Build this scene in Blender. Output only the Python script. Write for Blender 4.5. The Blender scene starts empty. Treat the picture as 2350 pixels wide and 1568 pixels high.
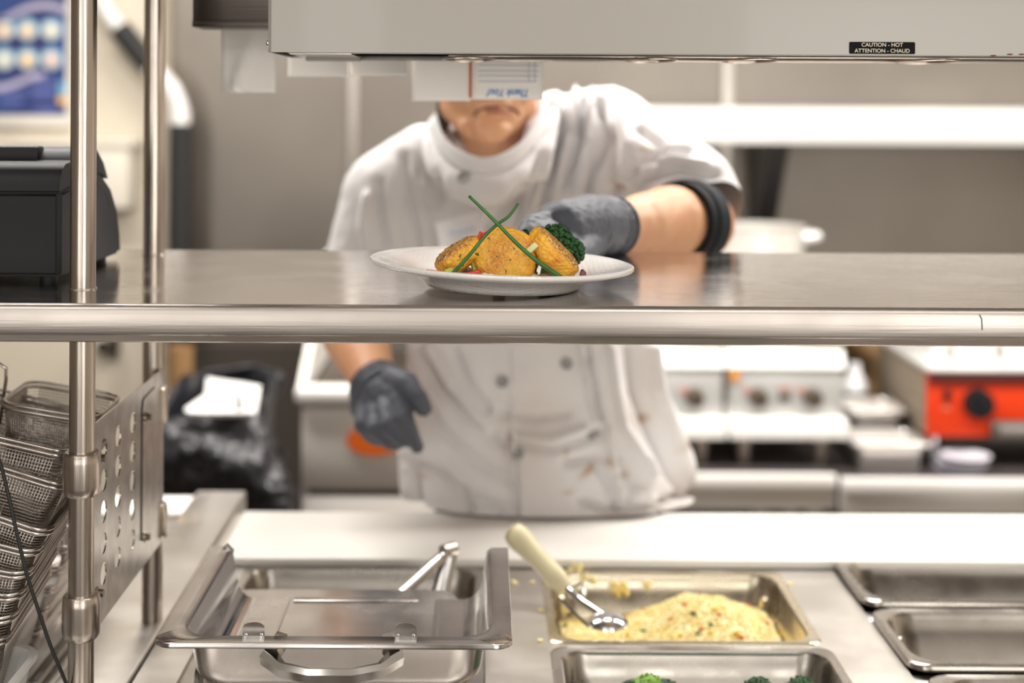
import bpy, bmesh, math, random
from mathutils import Vector, Matrix, noise
from mathutils.bvhtree import BVHTree
random.seed(7)
R = math.radians
SC = bpy.context.scene
COL = SC.collection

# ------------------------------------------------------------------ camera
F, X0, H0, CZ, RO = 3264.0, 1115.0, 240.0, 1.54, 0.0049
cd = bpy.data.cameras.new('camera'); cam = bpy.data.objects.new('camera', cd); COL.objects.link(cam)
cd.lens = 50; cd.sensor_width = 36; cd.shift_x = (1175-X0)/2350; cd.shift_y = -(784-H0)/2350
cam.matrix_world = Matrix.Translation((0, 0, CZ)) @ Matrix.Rotation(R(90), 4, 'X') @ Matrix.Rotation(RO, 4, 'Z')
cd.clip_start = 0.05
cd.dof.use_dof = True; cd.dof.focus_distance = 1.40; cd.dof.aperture_fstop = 2.4
SC.camera = cam
def P(px, py, y):
    qx = px-X0; qy = py-H0
    tx = qx+RO*qy; ty = qy-RO*qx
    return Vector((tx*y/F, y, CZ-ty*y/F))

# ------------------------------------------------------------------ light
w = bpy.data.worlds.new('world'); SC.world = w; w.use_nodes = True
w.node_tree.nodes['Background'].inputs[0].default_value = (1.0, .93, .84, 1)
w.node_tree.nodes['Background'].inputs[1].default_value = 0.10
def area(name, loc, sx, sy, power, rot=(0, 0, 0), col=(1, .96, .905)):
    l = bpy.data.lights.new(name, 'AREA'); l.shape = 'RECTANGLE'; l.size = sx; l.size_y = sy
    l.energy = power; l.color = col
    o = bpy.data.objects.new(name, l); COL.objects.link(o); o.location = loc; o.rotation_euler = rot
    return o
LIGHTS = [(-1.3, .55, 7), (0.55, .55, 7), (2.2, .55, 6), (-1.0, 2.75, 32), (0.6, 2.75, 38), (2.1, 2.75, 38), (-1.2, -1.3, 9), (1.0, -1.3, 9)]
for i, (lx, ly, e) in enumerate(LIGHTS):
    area('ceiling_tube_light', (lx, ly, 2.72), 1.15, .28, e)
# bright panels added behind the camera for steel streaks and front fill
for wx, ww, e in ((-1.75, .50, 14), (-.55, .30, 8), (1.55, 1.1, 31)):
    area('added_front_light', (wx, -2.55, 1.45), ww, 1.7, e, (R(90), 0, 0), (1, .96, .90))
SC.view_settings.view_transform = 'Standard'; SC.view_settings.look = 'None'
SC.view_settings.gamma = 1; SC.view_settings.use_curve_mapping = False
SC.view_settings.exposure = 0.62

# ------------------------------------------------------------------ materials
MATS = {}
def mat(name, col, rough=.5, metal=0, spec=.5, bump=None, var=None, brushed=None, coat=0, sss=0, alpha=1, sheen=0, rvar=None):
    """bump=(scale,strength) var=(scale,amount[,color2]) brushed=(axis,scale,strength)"""
    if name in MATS: return MATS[name]
    m = bpy.data.materials.new(name); m.use_nodes = True; nt = m.node_tree; N = nt.nodes; L = nt.links
    b = N['Principled BSDF']; c = (*col, 1)
    b.inputs['Base Color'].default_value = c; b.inputs['Roughness'].default_value = rough
    b.inputs['Metallic'].default_value = metal; b.inputs['Specular IOR Level'].default_value = spec
    b.inputs['Coat Weight'].default_value = coat; b.inputs['Sheen Weight'].default_value = sheen
    if sss:
        b.inputs['Subsurface Weight'].default_value = sss; b.inputs['Subsurface Radius'].default_value = (1, .35, .2); b.inputs['Subsurface Scale'].default_value = .008
    tc = N.new('ShaderNodeTexCoord')
    if var:
        n = N.new('ShaderNodeTexNoise'); n.inputs['Scale'].default_value = var[0]; n.inputs['Detail'].default_value = 5
        L.new(tc.outputs['Object'], n.inputs['Vector'])
        r = N.new('ShaderNodeValToRGB'); r.color_ramp.elements[0].position = .35; r.color_ramp.elements[1].position = .68
        c2 = var[2] if len(var) > 2 else tuple(x*(1-var[1]) for x in col)
        r.color_ramp.elements[0].color = (*c2, 1); r.color_ramp.elements[1].color = c
        L.new(n.outputs['Fac'], r.inputs['Fac']); L.new(r.outputs['Color'], b.inputs['Base Color'])
    if rvar:
        n = N.new('ShaderNodeTexNoise'); n.inputs['Scale'].default_value = rvar[0]; n.inputs['Detail'].default_value = 4
        L.new(tc.outputs['Object'], n.inputs['Vector'])
        mr = N.new('ShaderNodeMapRange'); mr.inputs['From Min'].default_value = .3; mr.inputs['From Max'].default_value = .7
        mr.inputs['To Min'].default_value = rough-rvar[1]; mr.inputs['To Max'].default_value = rough+rvar[1]
        L.new(n.outputs['Fac'], mr.inputs['Value']); L.new(mr.outputs['Result'], b.inputs['Roughness'])
    last = None
    if brushed:
        mp = N.new('ShaderNodeMapping'); s = [brushed[1]]*3; s[brushed[0]] = brushed[1]*.02
        mp.inputs['Scale'].default_value = s
        L.new(tc.outputs['Object'], mp.inputs['Vector'])
        n = N.new('ShaderNodeTexNoise'); n.inputs['Scale'].default_value = 1; n.inputs['Detail'].default_value = 3
        L.new(mp.outputs['Vector'], n.inputs['Vector'])
        bp = N.new('ShaderNodeBump'); bp.inputs['Strength'].default_value = brushed[2]; bp.inputs['Distance'].default_value = .0004
        L.new(n.outputs['Fac'], bp.inputs['Height']); last = bp
    if bump:
        n = N.new('ShaderNodeTexNoise'); n.inputs['Scale'].default_value = bump[0]; n.inputs['Detail'].default_value = 6
        L.new(tc.outputs['Object'], n.inputs['Vector'])
        bp = N.new('ShaderNodeBump'); bp.inputs['Strength'].default_value = bump[1]; bp.inputs['Distance'].default_value = bump[2] if len(bump) > 2 else .002
        L.new(n.outputs['Fac'], bp.inputs['Height'])
        if last: L.new(last.outputs['Normal'], bp.inputs['Normal'])
        last = bp
    if last: L.new(last.outputs['Normal'], b.inputs['Normal'])
    if alpha < 1: b.inputs['Alpha'].default_value = alpha
    MATS[name] = m
    return m
STEEL = mat('brushed_steel', (.60, .555, .51), .24, 1, brushed=(0, 600, .35), rvar=(9, .05), var=(5, .10))
SHELFM = mat('shelf_steel', (.60, .56, .53), .13, 1, brushed=(0, 500, .25), rvar=(14, .05), var=(6, .08), bump=(14, .05, .002))
TUBEM = mat('tube_steel', (.56, .50, .445), .29, 1, brushed=(2, 500, .4), var=(12, .12))
PANM = mat('pan_steel', (.43, .40, .365), .27, 1, rvar=(18, .07), bump=(40, .05, .001))
LIDM = mat('lid_steel', (.60, .57, .55), .22, 1, rvar=(12, .10), bump=(30, .06, .001), var=(10, .25))
COUNTM = mat('counter_steel', (.70, .665, .625), .34, 1, brushed=(0, 500, .3), rvar=(10, .05), var=(5, .10))
WIREM = mat('wire_steel', (.62, .57, .53), .22, 1)
WALLM = mat('wall_steel', (.30, .27, .238), .42, 1, rvar=(2, .06), var=(1.3, .18))
DARKST = mat('dark_steel', (.17, .155, .14), .38, 1, brushed=(0, 400, .5))
PLATEM = mat('perforated_steel', (.56, .51, .46), .25, 1, var=(40, .35), bump=(80, .1, .001))
BLACK = mat('black_plastic', (.011, .011, .013), .5, spec=.25, bump=(900, .15, .0005))
RUBBER = mat('black_rubber', (.015, .015, .015), .6)
WHITEP = mat('white_plastic', (.80, .78, .75), .35)
BOARDM = mat('cutting_board_white', (.88, .86, .82), .42, bump=(60, .1, .0005), var=(7, .03))
CREAMP = mat('cream_plastic', (.80, .72, .48), .38)
PAINT = mat('grey_enamel', (.385, .365, .335), .35, coat=.1, bump=(200, .05, .0003))
CREAMW = mat('cream_wall_paint', (.66, .59, .48), .6, bump=(60, .1, .001), var=(3, .05))
PAPER = mat('ticket_paper', (.80, .77, .73), .7, bump=(40, .15, .001))
INK = mat('blue_ink', (.14, .28, .60), .7)
INKL = mat('pale_blue_ink', (.36, .42, .60), .7)
SKIN = None

# ------------------------------------------------------------------ builders
ICO = {}
class G:
    def __init__(s): s.bm = bmesh.new()
    def box(s, x0, x1, y0, y1, z0, z1, bev=0, seg=2, M=None):
        r = bmesh.ops.create_cube(s.bm, size=1)
        vs = r['verts']
        for v in vs: v.co = Vector(((x0+x1)/2+v.co.x*(x1-x0), (y0+y1)/2+v.co.y*(y1-y0), (z0+z1)/2+v.co.z*(z1-z0)))
        if bev:
            es = list({e for v in vs for e in v.link_edges})
            q = bmesh.ops.bevel(s.bm, geom=es, offset=bev, segments=seg, affect='EDGES', profile=.5)
            vs = list({v for f in q['faces'] for v in f.verts} | {v for v in vs if v.is_valid})
        if M is not None:
            for v in vs: v.co = M @ v.co
        return s
    def loft(s, loops, cap0=True, cap1=True, closed=True):
        rows = [[s.bm.verts.new(p) for p in l] for l in loops]
        n = len(rows[0])
        for a, b in zip(rows, rows[1:]):
            for i in range(n if closed else n-1):
                j = (i+1) % n
                try: s.bm.faces.new((a[i], a[j], b[j], b[i]))
                except ValueError: pass
        if cap0: s.bm.faces.new(rows[0][::-1])
        if cap1: s.bm.faces.new(rows[-1])
        return s
    def cyl(s, a, b, r0, r1=None, seg=24, cap=True):
        r1 = r0 if r1 is None else r1
        a = Vector(a); b = Vector(b); d = (b-a).normalized(); q = d.to_track_quat('Z', 'Y')
        c = [Vector((math.cos(t*2*math.pi/seg), math.sin(t*2*math.pi/seg), 0)) for t in range(seg)]
        return s.loft([[a+q@(k*r0) for k in c], [b+q@(k*r1) for k in c]], cap, cap)
    def tube(s, pts, r, seg=8, closed=False, radii=None, flat=None):
        pts = [Vector(p) for p in pts]; n = len(pts); loops = []
        up = None
        for i, p in enumerate(pts):
            if closed: t = (pts[(i+1) % n]-pts[i-1])
            else: t = pts[min(i+1, n-1)]-pts[max(i-1, 0)]
            t.normalize()
            if up is None:
                up = Vector((0, 0, 1)) if abs(t.z) < .9 else Vector((0, 1, 0))
            x = up.cross(t).normalized(); yv = t.cross(x).normalized(); up = yv
            rr = radii[i] if radii else r
            fx, fy = flat if flat else (1, 1)
            loops.append([p+x*math.cos(2*math.pi*k/seg+math.pi/seg)*rr*fx+yv*math.sin(2*math.pi*k/seg+math.pi/seg)*rr*fy for k in range(seg)])
        if closed: loops.append(loops[0]); return s.loft(loops, False, False)
        return s.loft(loops)
    def lathe(s, prof, c=(0, 0, 0), seg=48, M=None):
        c = Vector(c); loops = []
        for r, z in prof:
            loops.append([c+Vector((max(r, 1e-5)*math.cos(2*math.pi*k/seg), max(r, 1e-5)*math.sin(2*math.pi*k/seg), z)) for k in range(seg)])
        if M is not None: loops = [[M @ p for p in l] for l in loops]
        return s.loft(loops)
    def prism(s, poly, a, b):
        """poly of 3-vectors, extruded from offset a to offset b"""
        return s.loft([[Vector(p)+Vector(a) for p in poly], [Vector(p)+Vector(b) for p in poly]])
    def ico(s, c, r, sub=2, sc=(1, 1, 1), rot=None):
        if sub not in ICO:
            t = bmesh.new(); bmesh.ops.create_icosphere(t, subdivisions=sub, radius=1)
            ICO[sub] = ([v.co.copy() for v in t.verts], [tuple(v.index for v in f.verts) for f in t.faces]); t.free()
        vs, fs = ICO[sub]; c = Vector(c); nv = []
        for co in vs:
            p = Vector((co.x*r*sc[0], co.y*r*sc[1], co.z*r*sc[2]))
            if rot is not None: p = rot @ p
            nv.append(s.bm.verts.new(c+p))
        for f in fs: s.bm.faces.new([nv[i] for i in f])
        return s
    def capsule(s, a, b, r0, r1, seg=20, n=6):
        a = Vector(a); b = Vector(b); d = b-a; L = max(d.length, 1e-6); q = d.normalized().to_track_quat('Z', 'Y'); loops = []
        for i in range(n+1):
            t = -math.pi/2+math.pi/2*i/n
            loops.append((a, r0*math.cos(t), r0*math.sin(t)))
        for i in range(n+1):
            t = math.pi/2*i/n
            loops.append((b, r1*math.cos(t), r1*math.sin(t)))
        ls = [[o+q@Vector((max(rr, 1e-5)*math.cos(2*math.pi*k/seg), max(rr, 1e-5)*math.sin(2*math.pi*k/seg), h)) for k in range(seg)] for o, rr, h in loops]
        return s.loft(ls)
    def mesh(s, name, smooth=True, weld=False):
        bmesh.ops.recalc_face_normals(s.bm, faces=s.bm.faces)
        me = bpy.data.meshes.new(name); s.bm.to_mesh(me); s.bm.free()
        if smooth: me.shade_smooth()
        return me

def autosmooth(me, ang=35):
    bm = bmesh.new(); bm.from_mesh(me)
    for e in bm.edges:
        if len(e.link_faces) == 2: e.smooth = e.calc_face_angle(0) < R(ang)
    bm.to_mesh(me); bm.free(); me.shade_smooth()
    bm = bmesh.new(); bm.from_mesh(me)
    for e in bm.edges:
        if len(e.link_faces) == 2 and e.calc_face_angle(0) >= R(ang): e.smooth = False
    bm.to_mesh(me); bm.free()
def obj(name, g, m, parent=None, hard=35):
    me = g if isinstance(g, bpy.types.Mesh) else g.mesh(name)
    if hard: autosmooth(me, hard)
    if not me.materials: me.materials.append(m)
    o = bpy.data.objects.new(name, me); COL.objects.link(o)
    if parent is not None:
        o.parent = parent; o.matrix_parent_inverse = PINV(parent)
    return o
WM = {}
def PINV(p):
    m = Matrix.Identity(4); q = p
    while q is not None:
        m = q.matrix_basis @ m if q.parent is None else (q.matrix_parent_inverse @ q.matrix_basis @ m)
        q = q.parent
    return m.inverted()
def tag(o, label=None, cat=None, group=None, kind=None):
    if label: o['label'] = label
    if cat: o['category'] = cat
    if group: o['group'] = group
    if kind: o['kind'] = kind
    return o
def thing(name, label, cat, loc=(0, 0, 0), group=None):
    o = bpy.data.objects.new(name, None); COL.objects.link(o); o.location = loc
    o.empty_display_size = .05
    return tag(o, label, cat, group)
def struct(name, g, m, parent=None):
    o = obj(name, g, m, parent)
    if parent is None: o['kind'] = 'structure'
    return o
def rrect(cx, cy, z, w, d, r, n=6):
    pts = []
    for sx, sy, a0 in ((1, 1, 0), (-1, 1, 90), (-1, -1, 180), (1, -1, 270)):
        for i in range(n+1):
            a = R(a0+90*i/n)
            pts.append(Vector((cx+sx*(w/2-r)+r*math.cos(a), cy+sy*(d/2-r)+r*math.sin(a), z)))
    return pts
def copy_tree(o, parent=None):
    c = o.copy(); COL.objects.link(c); c.parent = parent
    for ch in list(o.children): copy_tree(ch, c)
    return c
def remesh(g, voxel, smooth=4, fac=.5):
    me = g.mesh('tmp'); o = bpy.data.objects.new('tmp', me); COL.objects.link(o)
    m = o.modifiers.new('r', 'REMESH'); m.mode = 'VOXEL'; m.voxel_size = voxel
    m2 = o.modifiers.new('s', 'SMOOTH'); m2.iterations = smooth; m2.factor = fac
    dg = bpy.context.evaluated_depsgraph_get()
    out = bpy.data.meshes.new_from_object(o.evaluated_get(dg))
    bpy.data.objects.remove(o); bpy.data.meshes.remove(me)
    return out
def nz(p, s, o=0): return noise.noise(Vector(p)*s+Vector((o, o*1.7, -o)))

def disp(me, fn):
    cs = [v.co.copy() for v in me.vertices]; ns = [v.normal.copy() for v in me.vertices]
    out = []
    for c, n in zip(cs, ns): out.extend(c+fn(c, n))
    me.vertices.foreach_set('co', out); me.update()
class VX:
    def __init__(s, c, n): s.co = c; s.normal = n
def vlist(me): return [VX(v.co.copy(), v.normal.copy()) for v in me.vertices]
def vput(me, L):
    out = []
    for v in L: out.extend(v.co)
    me.vertices.foreach_set('co', out); me.update()

# ------------------------------------------------------------------ room
struct('floor', G().box(-3.2, 3.6, -2.7, 4.5, -.05, 0), mat('quarry_tile_floor', (.10, .075, .06), .45, bump=(20, .1), var=(6, .3)))
struct('ceiling', G().box(-3.2, 3.6, -2.7, 4.5, 2.75, 2.8), mat('ceiling_tile', (.75, .73, .69), .8))
wb = struct('wall_back', G().box(-3.2, 3.6, 4.35, 4.45, .80, 2.75), WALLM)
for px in (808, 1671):
    p = P(px, 300, 4.33)
    struct('seam_strip', G().box(p.x-.016, p.x+.016, 4.335, 4.352, .80, 2.75, .002), mat('seam_steel', (.68, .64, .60), .35, 1), wb)
struct('trim_1', G().box(-3.2, 3.6, 4.34, 4.45, 0, .80), mat('dark_wall_tile', (.055, .045, .038), .4, bump=(15, .1)))
xr = P(372, 600, 4.25).x
struct('wall_left', G().box(-3.2, xr, 4.25, 4.5, 0, 2.75, .004), CREAMW)
struct('wall_right', G().box(3.5, 3.6, -2.7, 4.5, 0, 2.75), CREAMW)
struct('wall_front', G().box(-3.3, 3.6, -2.8, -2.7, 0, 2.75), mat('dining_wall', (.20, .165, .13), .7))
struct('wall_far_left', G().box(-3.3, -3.2, -2.7, 4.5, 0, 2.75), mat('dining_wall', (0, 0, 0)))
for i, (wx, ww) in enumerate(((-1.75, .5), (-.55, .3), (1.55, 1.1))):
    wn = struct('added_light_frame_%d' % (i+1), G().box(wx-ww/2-.06, wx-ww/2, -2.7, -2.6, .5, 2.4).box(wx+ww/2, wx+ww/2+.06, -2.7, -2.6, .5, 2.4).box(wx-ww/2, wx+ww/2, -2.7, -2.6, 2.32, 2.4).box(wx-ww/2, wx+ww/2, -2.7, -2.6, .5, .58), WHITEP)  # frames around the added light panels, out of view behind the camera
for i, (lx, ly, e) in enumerate(LIGHTS):
    t = tag(obj('ceiling_light_housing', G().box(lx-.62, lx+.62, ly-.17, ly+.17, 2.726, 2.7495, .004), WHITEP),
            'shallow white ceiling light fitting over the kitchen line', 'ceiling light', 'ceiling light fittings')

# poster on cream wall
yp = 4.245
a = P(-150, -60, yp); b = P(160, 264, yp)
po = thing('wall_poster', 'blue food poster in a pale frame on the cream wall at upper left', 'poster', (b.x, yp, b.z))
obj('frame', G().box(a.x, b.x+.004, yp-.016, yp, b.z-.035, a.z, .003), mat('pale_frame', (.78, .74, .68), .5), po)
obj('print', G().box(a.x, b.x-.006, yp-.02, yp-.015, b.z, a.z), mat('poster_blue', (.022, .075, .26), .5, var=(5, 0, (.03, .03, .13))), po)
def wave(name, pts, wd):
    pts = [P(x, y, yp-.022) for x, y in pts]
    g = G(); fr = []
    g.loft([[p+Vector((0, -.001, wd/2)), p+Vector((0, -.001, -wd/2)), p+Vector((0, .002, -wd/2)), p+Vector((0, .002, wd/2))] for p in pts])
    obj(name, g, mat('poster_lilac', (.48, .45, .60), .5), po)
def arc(p0, p1, n, f): return [(p0[0]+(p1[0]-p0[0])*i/n, p0[1]+(p1[1]-p0[1])*i/n+f(i/n)) for i in range(n+1)]
wave('wave_band', [(-140, 90), (-80, 76), (-20, 56), (20, 40), (50, 24), (80, 14), (110, 12), (135, 18), (158, 32)], .019)
wave('wave_band', [(-140, 216), (-70, 212), (-10, 204), (20, 198), (50, 186), (75, 175), (100, 172)], .019)
foods = [((.80, .62, .40), (.85, .50, .22)), ((.85, .72, .60), (.85, .55, .25)), ((.70, .72, .60), (.75, .72, .58)),
         ((.65, .68, .60), (.70, .68, .55)), ((.80, .62, .40), (.90, .50, .10)), ((.45, .60, .66), (.75, .42, .38))]
k = 0
for cy in (67, 134):
    for cx in (10, 63, 118):
        p = P(cx, cy, yp-.022); rr = 25*yp/F
        for ex, (nm, sc, cc, dy, oz) in enumerate((('picture_disc', 1, (.16, .42, .62), 0, 0), ('plate_picture', .82, (.70, .72, .70), .002, -.004), ('food_picture', .42, foods[k][1], .004, -.006))):
            c = p+Vector((0, -dy, oz))
            obj(nm, G().cyl(c+Vector((0, .001, 0)), c+Vector((0, -.001, 0)), rr*sc, seg=28), mat('poster_tone_%02d' % (ex if ex < 2 else 2+k), cc, .5), po)
        k += 1
p = P(143, 200, yp-.022); obj('bottle_picture', G().box(p.x-.012, p.x+.012, yp-.024, yp-.02, p.z-.03, p.z+.015, .003), mat('poster_tone_00', (0, 0, 0)), po)
p = P(143, 230, yp-.024); obj('food_picture', G().cyl(p, p+Vector((0, -.003, 0)), .013), mat('poster_tone_06', (0, 0, 0)), po)
for x0, x1, y0, y1 in ((0, 62, 205, 218), (72, 128, 180, 196), (72, 128, 204, 224), (0, 50, 226, 240), (84, 130, 244, 258)):
    p = P(x0, y0, yp-.022); q = P(x1, y1, yp-.022)
    obj('text_block', G().box(p.x, q.x, yp-.022, yp-.018, q.z, p.z), mat('poster_text', (.10, .13, .36), .6), po)

# wall box (cream, blurred) under the poster
p0 = P(222, 330, 4.13); p1 = P(306, 480, 4.13)
wbx = thing('wall_cabinet', 'small cream cover box fixed on the cream wall beside the black printer', 'box', (p0.x, 4.2, p1.z))
obj('body', G().box(p0.x-.25, p1.x-.015, 4.13, 4.249, p1.z, p0.z, .01), mat('cream_box', (.70, .65, .56), .5), wbx)
obj('rim', G().box(p0.x-.25, p1.x, 4.12, 4.249, p0.z-.012, p0.z+.012, .005), MATS['cream_box'], wbx)
p = P(255, 800, 4.2)
hk = thing('wall_tap', 'small dark tap on the cream wall under the pass shelf', 'tap', (p.x, 4.249, p.z))
obj('spout', G().tube([(p.x, 4.26, p.z+.03), (p.x+.01, 4.19, p.z+.035), (p.x+.02, 4.17, p.z+.02), (p.x+.015, 4.16, p.z-.03)], .014), mat('dark_metal', (.05, .045, .04), .4, 1), hk)
obj('knob', G().ico((p.x-.03, 4.22, p.z+.0), .022, 2), MATS['dark_metal'], hk)

# pipe
pp = thing('wall_pipe', 'drain pipe with white elbows and black insulation running down between cream and steel walls', 'pipe', P(408, 290, 4.18))
obj('white_bend', G().tube([P(215, -60, 4.20), P(232, 0, 4.20), P(250, 35, 4.20), P(286, 80, 4.20)], .025, 16), mat('pipe_white', (.88, .86, .84), .25), pp)
obj('insulation', G().tube([P(275, 66, 4.19), P(345, 152, 4.18)], .033, 16), RUBBER, pp)
obj('white_bend', G().tube([P(335, 142, 4.18), P(372, 178, 4.17), P(395, 205, 4.17), P(410, 240, 4.17), P(413, 292, 4.17)], .027, 16), MATS['pipe_white'], pp)
obj('insulation', G().tube([P(414, 285, 4.17), P(410, 700, 4.17), P(408, 840, 4.17)], .034, 16), RUBBER, pp)
obj('collar', G().cyl(P(413, 250, 4.17), P(413, 290, 4.17), .030), MATS['pipe_white'], pp)

# wall shelf (right)
ws = thing('wall_shelf', 'long bright stainless wall shelf with a deep front lip behind the cook', 'shelf', P(1900, 320, 4.1))
a = P(1440, 247, 3.95); b = P(2700, 320, 3.95)
zt = a.z; zb = zt-.098
prof = [(3.95, zt), (4.33, zt+.004), (4.33, zt), (3.955, zt-.004), (3.945, zt-.055), (3.952, zb), (3.948, zb), (3.94, zt-.056)]
obj('board', G().prism([(0, y, z) for y, z in prof], (a.x, 0, 0), (b.x, 0, 0)), mat('bright_steel', (.93, .92, .90), .28, .45, bump=(8, .2, .01)), ws)
for px in (1780, 2600):
    c = P(px, 400, 4.1)
    obj('bracket', G().prism([(c.x, 3.98, zt-.01), (c.x, 4.34, zt-.01), (c.x, 4.34, zt-.42), (c.x, 4.30, zt-.42)], (-.03, 0, 0), (.03, 0, 0)), mat('bracket_dark', (.06, .055, .055), .4, .6), ws)

# ------------------------------------------------------------------ equipment stands
def stand(x0, x1, y0, y1, z, label):
    t = thing('equipment_stand', label, 'steel table', ((x0+x1)/2, (y0+y1)/2, 0))
    obj('top', G().box(x0, x1, y0+.012, y1, z-.03, z-.001, .003), mat('stand_top_dark', (.07, .06, .06), .35, .3), t)
    obj('front_edge', G().box(x0, x1, y0, y0+.03, z-.03, z, .004), mat('stand_edge', (.90, .88, .85), .35, .2), t)
    obj('front_apron', G().box(x0, x1, y0+.015, y0+.03, z-.085, z-.03, .002), mat('stand_steel', (.66, .63, .59), .35, .25), t)
    for lx in (x0+.04, x1-.04):
        for ly in (y0+.06, y1-.05):
            obj('leg', G().cyl((lx, ly, 0), (lx, ly, z-.03), .02, seg=16), MATS['stand_steel'], t)
    obj('undershelf', G().box(x0+.02, x1-.02, y0+.05, y1-.02, .18, .2, .003), MATS['stand_steel'], t)
    return t
SX = P(1925, 1100, 3.4).x
zs = P(1750, 1092, 3.4).z
stand(P(1480, 1100, 3.4).x, SX-.003, 3.4, 4.2, zs, 'low stainless table under the grey two-knob cooking units')
stand(SX+.003, 2.2, 3.38, 4.2, zs-.004, 'low stainless table under the red appliance and steel food pans')
# cooking units
PANEL = mat('control_panel_grey', (.52, .52, .51), .4, .3)
KNOB = mat('knob_brown', (.09, .07, .05), .4)
def cook_unit(x0, x1, y0, label, knobs, disp, extra):
    zl = P(1700, 1004, y0).z; zp = P(1700, 958, y0).z; zq = P(1700, 846, y0).z; ztop = zq+.075
    t = thing('cooking_unit', label, 'kitchen appliance', ((x0+x1)/2, y0+.3, zs))
    obj('body', G().box(x0, x1, y0+.03, y0+.55, zl, ztop, .004), mat('unit_steel', (.80, .78, .75), .3, .8), t)
    obj('top_surface', G().prism([(0, y0+.005, zq), (0, y0+.01, zq+.012), (0, y0+.06, ztop+.004), (0, y0+.55, ztop+.012), (0, y0+.55, ztop)], (x0, 0, 0), (x1, 0, 0)), mat('unit_white', (.95, .94, .92), .35), t)
    obj('control_panel', G().box(x0+.008, x1-.006, y0+.012, y0+.035, zp, zq-.004, .002), PANEL, t)
    obj('drip_tray', G().box(x0, x1, y0-.03, y0+.1, zl, zp, .006), MATS['unit_white'], t)
    for lx in (x0+.05, x1-.05):
        for ly in (y0+.05, y0+.5):
            obj('leg', G().cyl((lx, ly, zs), (lx, ly, zl), .014, .02, seg=16), mat('leg_tan', (.52, .45, .40), .35, .8), t)
    for kx in knobs:
        c = P(kx, 913, y0)
        kb = obj('knob', G().cyl((c.x, y0+.014, c.z), (c.x, y0-.022, c.z), .024, .02, 24), KNOB, t)
        obj('pointer', G().box(c.x-.004, c.x+.004, y0-.03, y0-.02, c.z-.018, c.z+.018, .001), KNOB, kb)
        obj('dial_mark', G().box(c.x-.035, c.x-.018, y0+.009, y0+.014, c.z+.01, c.z+.02), mat('mark_red', (.62, .22, .18), .5), t)
    if disp:
        c = P(disp, 913, y0); obj('display', G().box(c.x-.014, c.x+.014, y0+.006, y0+.014, c.z-.008, c.z+.008, .001), KNOB, t)
        obj('dial_mark', G().box(c.x-.014, c.x+.014, y0+.009, y0+.014, c.z+.018, c.z+.024), MATS['mark_red'], t)
    if extra:
        c = P(extra, 862, y0); obj('warning_sticker', G().box(c.x-.012, c.x+.012, y0+.006, y0+.014, c.z-.015, c.z+.015), mat('sticker_orange', (.70, .30, .06), .5), t)
    return t
ux = P(1667, 900, 3.5).x
cook_unit(ux-.42, ux-.003, 3.5, 'pale cooking unit half hidden behind the cook, with one brown knob in view', [1468, 1595], None, None)
cook_unit(ux+.003, P(1942, 900, 3.5).x, 3.5, 'pale cooking unit with two brown knobs and an orange sticker', [1741, 1866], 1803, 1688)
# pot
pc = P(1738, 520, 3.78)
zt_pot = pc.z; zb_pot = P(1700, 846, 3.5).z+.088
pot = thing('stock_pot', 'pale aluminium pot with side handle on the cooking unit behind the elbow', 'pot', (pc.x, 3.78, zb_pot))
obj('body', G().lathe([(0, zb_pot), (.115, zb_pot), (.122, zb_pot+.008), (.122, zt_pot), (.127, zt_pot+.003), (.119, zt_pot+.003), (.118, zb_pot+.01), (0, zb_pot+.01)], (pc.x, 3.78, 0)), mat('pot_aluminium', (.82, .80, .76), .45, .5), pot)
for s in (-1, 1):
    hx = pc.x+s*.122
    obj('handle', G().tube([(hx-s*.004, 3.74, zt_pot-.03), (hx+s*.03, 3.74, zt_pot-.022), (hx+s*.034, 3.78, zt_pot-.022), (hx+s*.03, 3.82, zt_pot-.022), (hx-s*.004, 3.82, zt_pot-.03)], .011, 10), MATS['bright_steel'], pot)

# small hotel pans on the stand
def pan_loops(w, d, dep, r=.03, fl=.012, lip=.007, t=.0012, taper=.012):
    L = []
    wi, di = w-2*fl, d-2*fl
    L.append(rrect(0, 0, -dep-t, (wi-2*taper)*.75, (di-2*taper)*.75, r*.5))
    L.append(rrect(0, 0, -dep-t, wi-2*taper-.016, di-2*taper-.016, r*.8))
    L.append(rrect(0, 0, -dep+.008, wi-2*taper, di-2*taper, r*.9))
    L.append(rrect(0, 0, -.012, wi, di, r))
    L.append(rrect(0, 0, -.003, wi+.004, di+.004, r))
    L.append(rrect(0, 0, -t, w-.003, d-.003, r*.62))
    L.append(rrect(0, 0, -lip, w-.001, d-.001, r*.62))
    L.append(rrect(0, 0, -lip, w+.001, d+.001, r*.62))
    L.append(rrect(0, 0, -.0015, w+.001, d+.001, r*.62))
    L.append(rrect(0, 0, .0006, w-.003, d-.003, r*.62))
    L.append(rrect(0, 0, 0, w-.008, d-.008, r*.7))
    L.append(rrect(0, 0, -.0008, wi+.003, di+.003, r))
    L.append(rrect(0, 0, -.006, wi-2*t, di-2*t, r))
    L.append(rrect(0, 0, -dep*.35, wi-2*t-taper*.5, di-2*t-taper*.5, r))
    L.append(rrect(0, 0, -dep*.35-.002, wi-2*t-taper*.5-.005, di-2*t-taper*.5-.005, r))
    L.append(rrect(0, 0, -dep+.010, wi-2*t-2*taper+.002, di-2*t-2*taper+.002, r*.9))
    L.append(rrect(0, 0, -dep+.002, wi-2*t-2*taper-.012, di-2*t-2*taper-.012, r*.8))
    L.append(rrect(0, 0, -dep, (wi-2*taper)*.75, (di-2*taper)*.75, r*.5))
    return L
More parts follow.
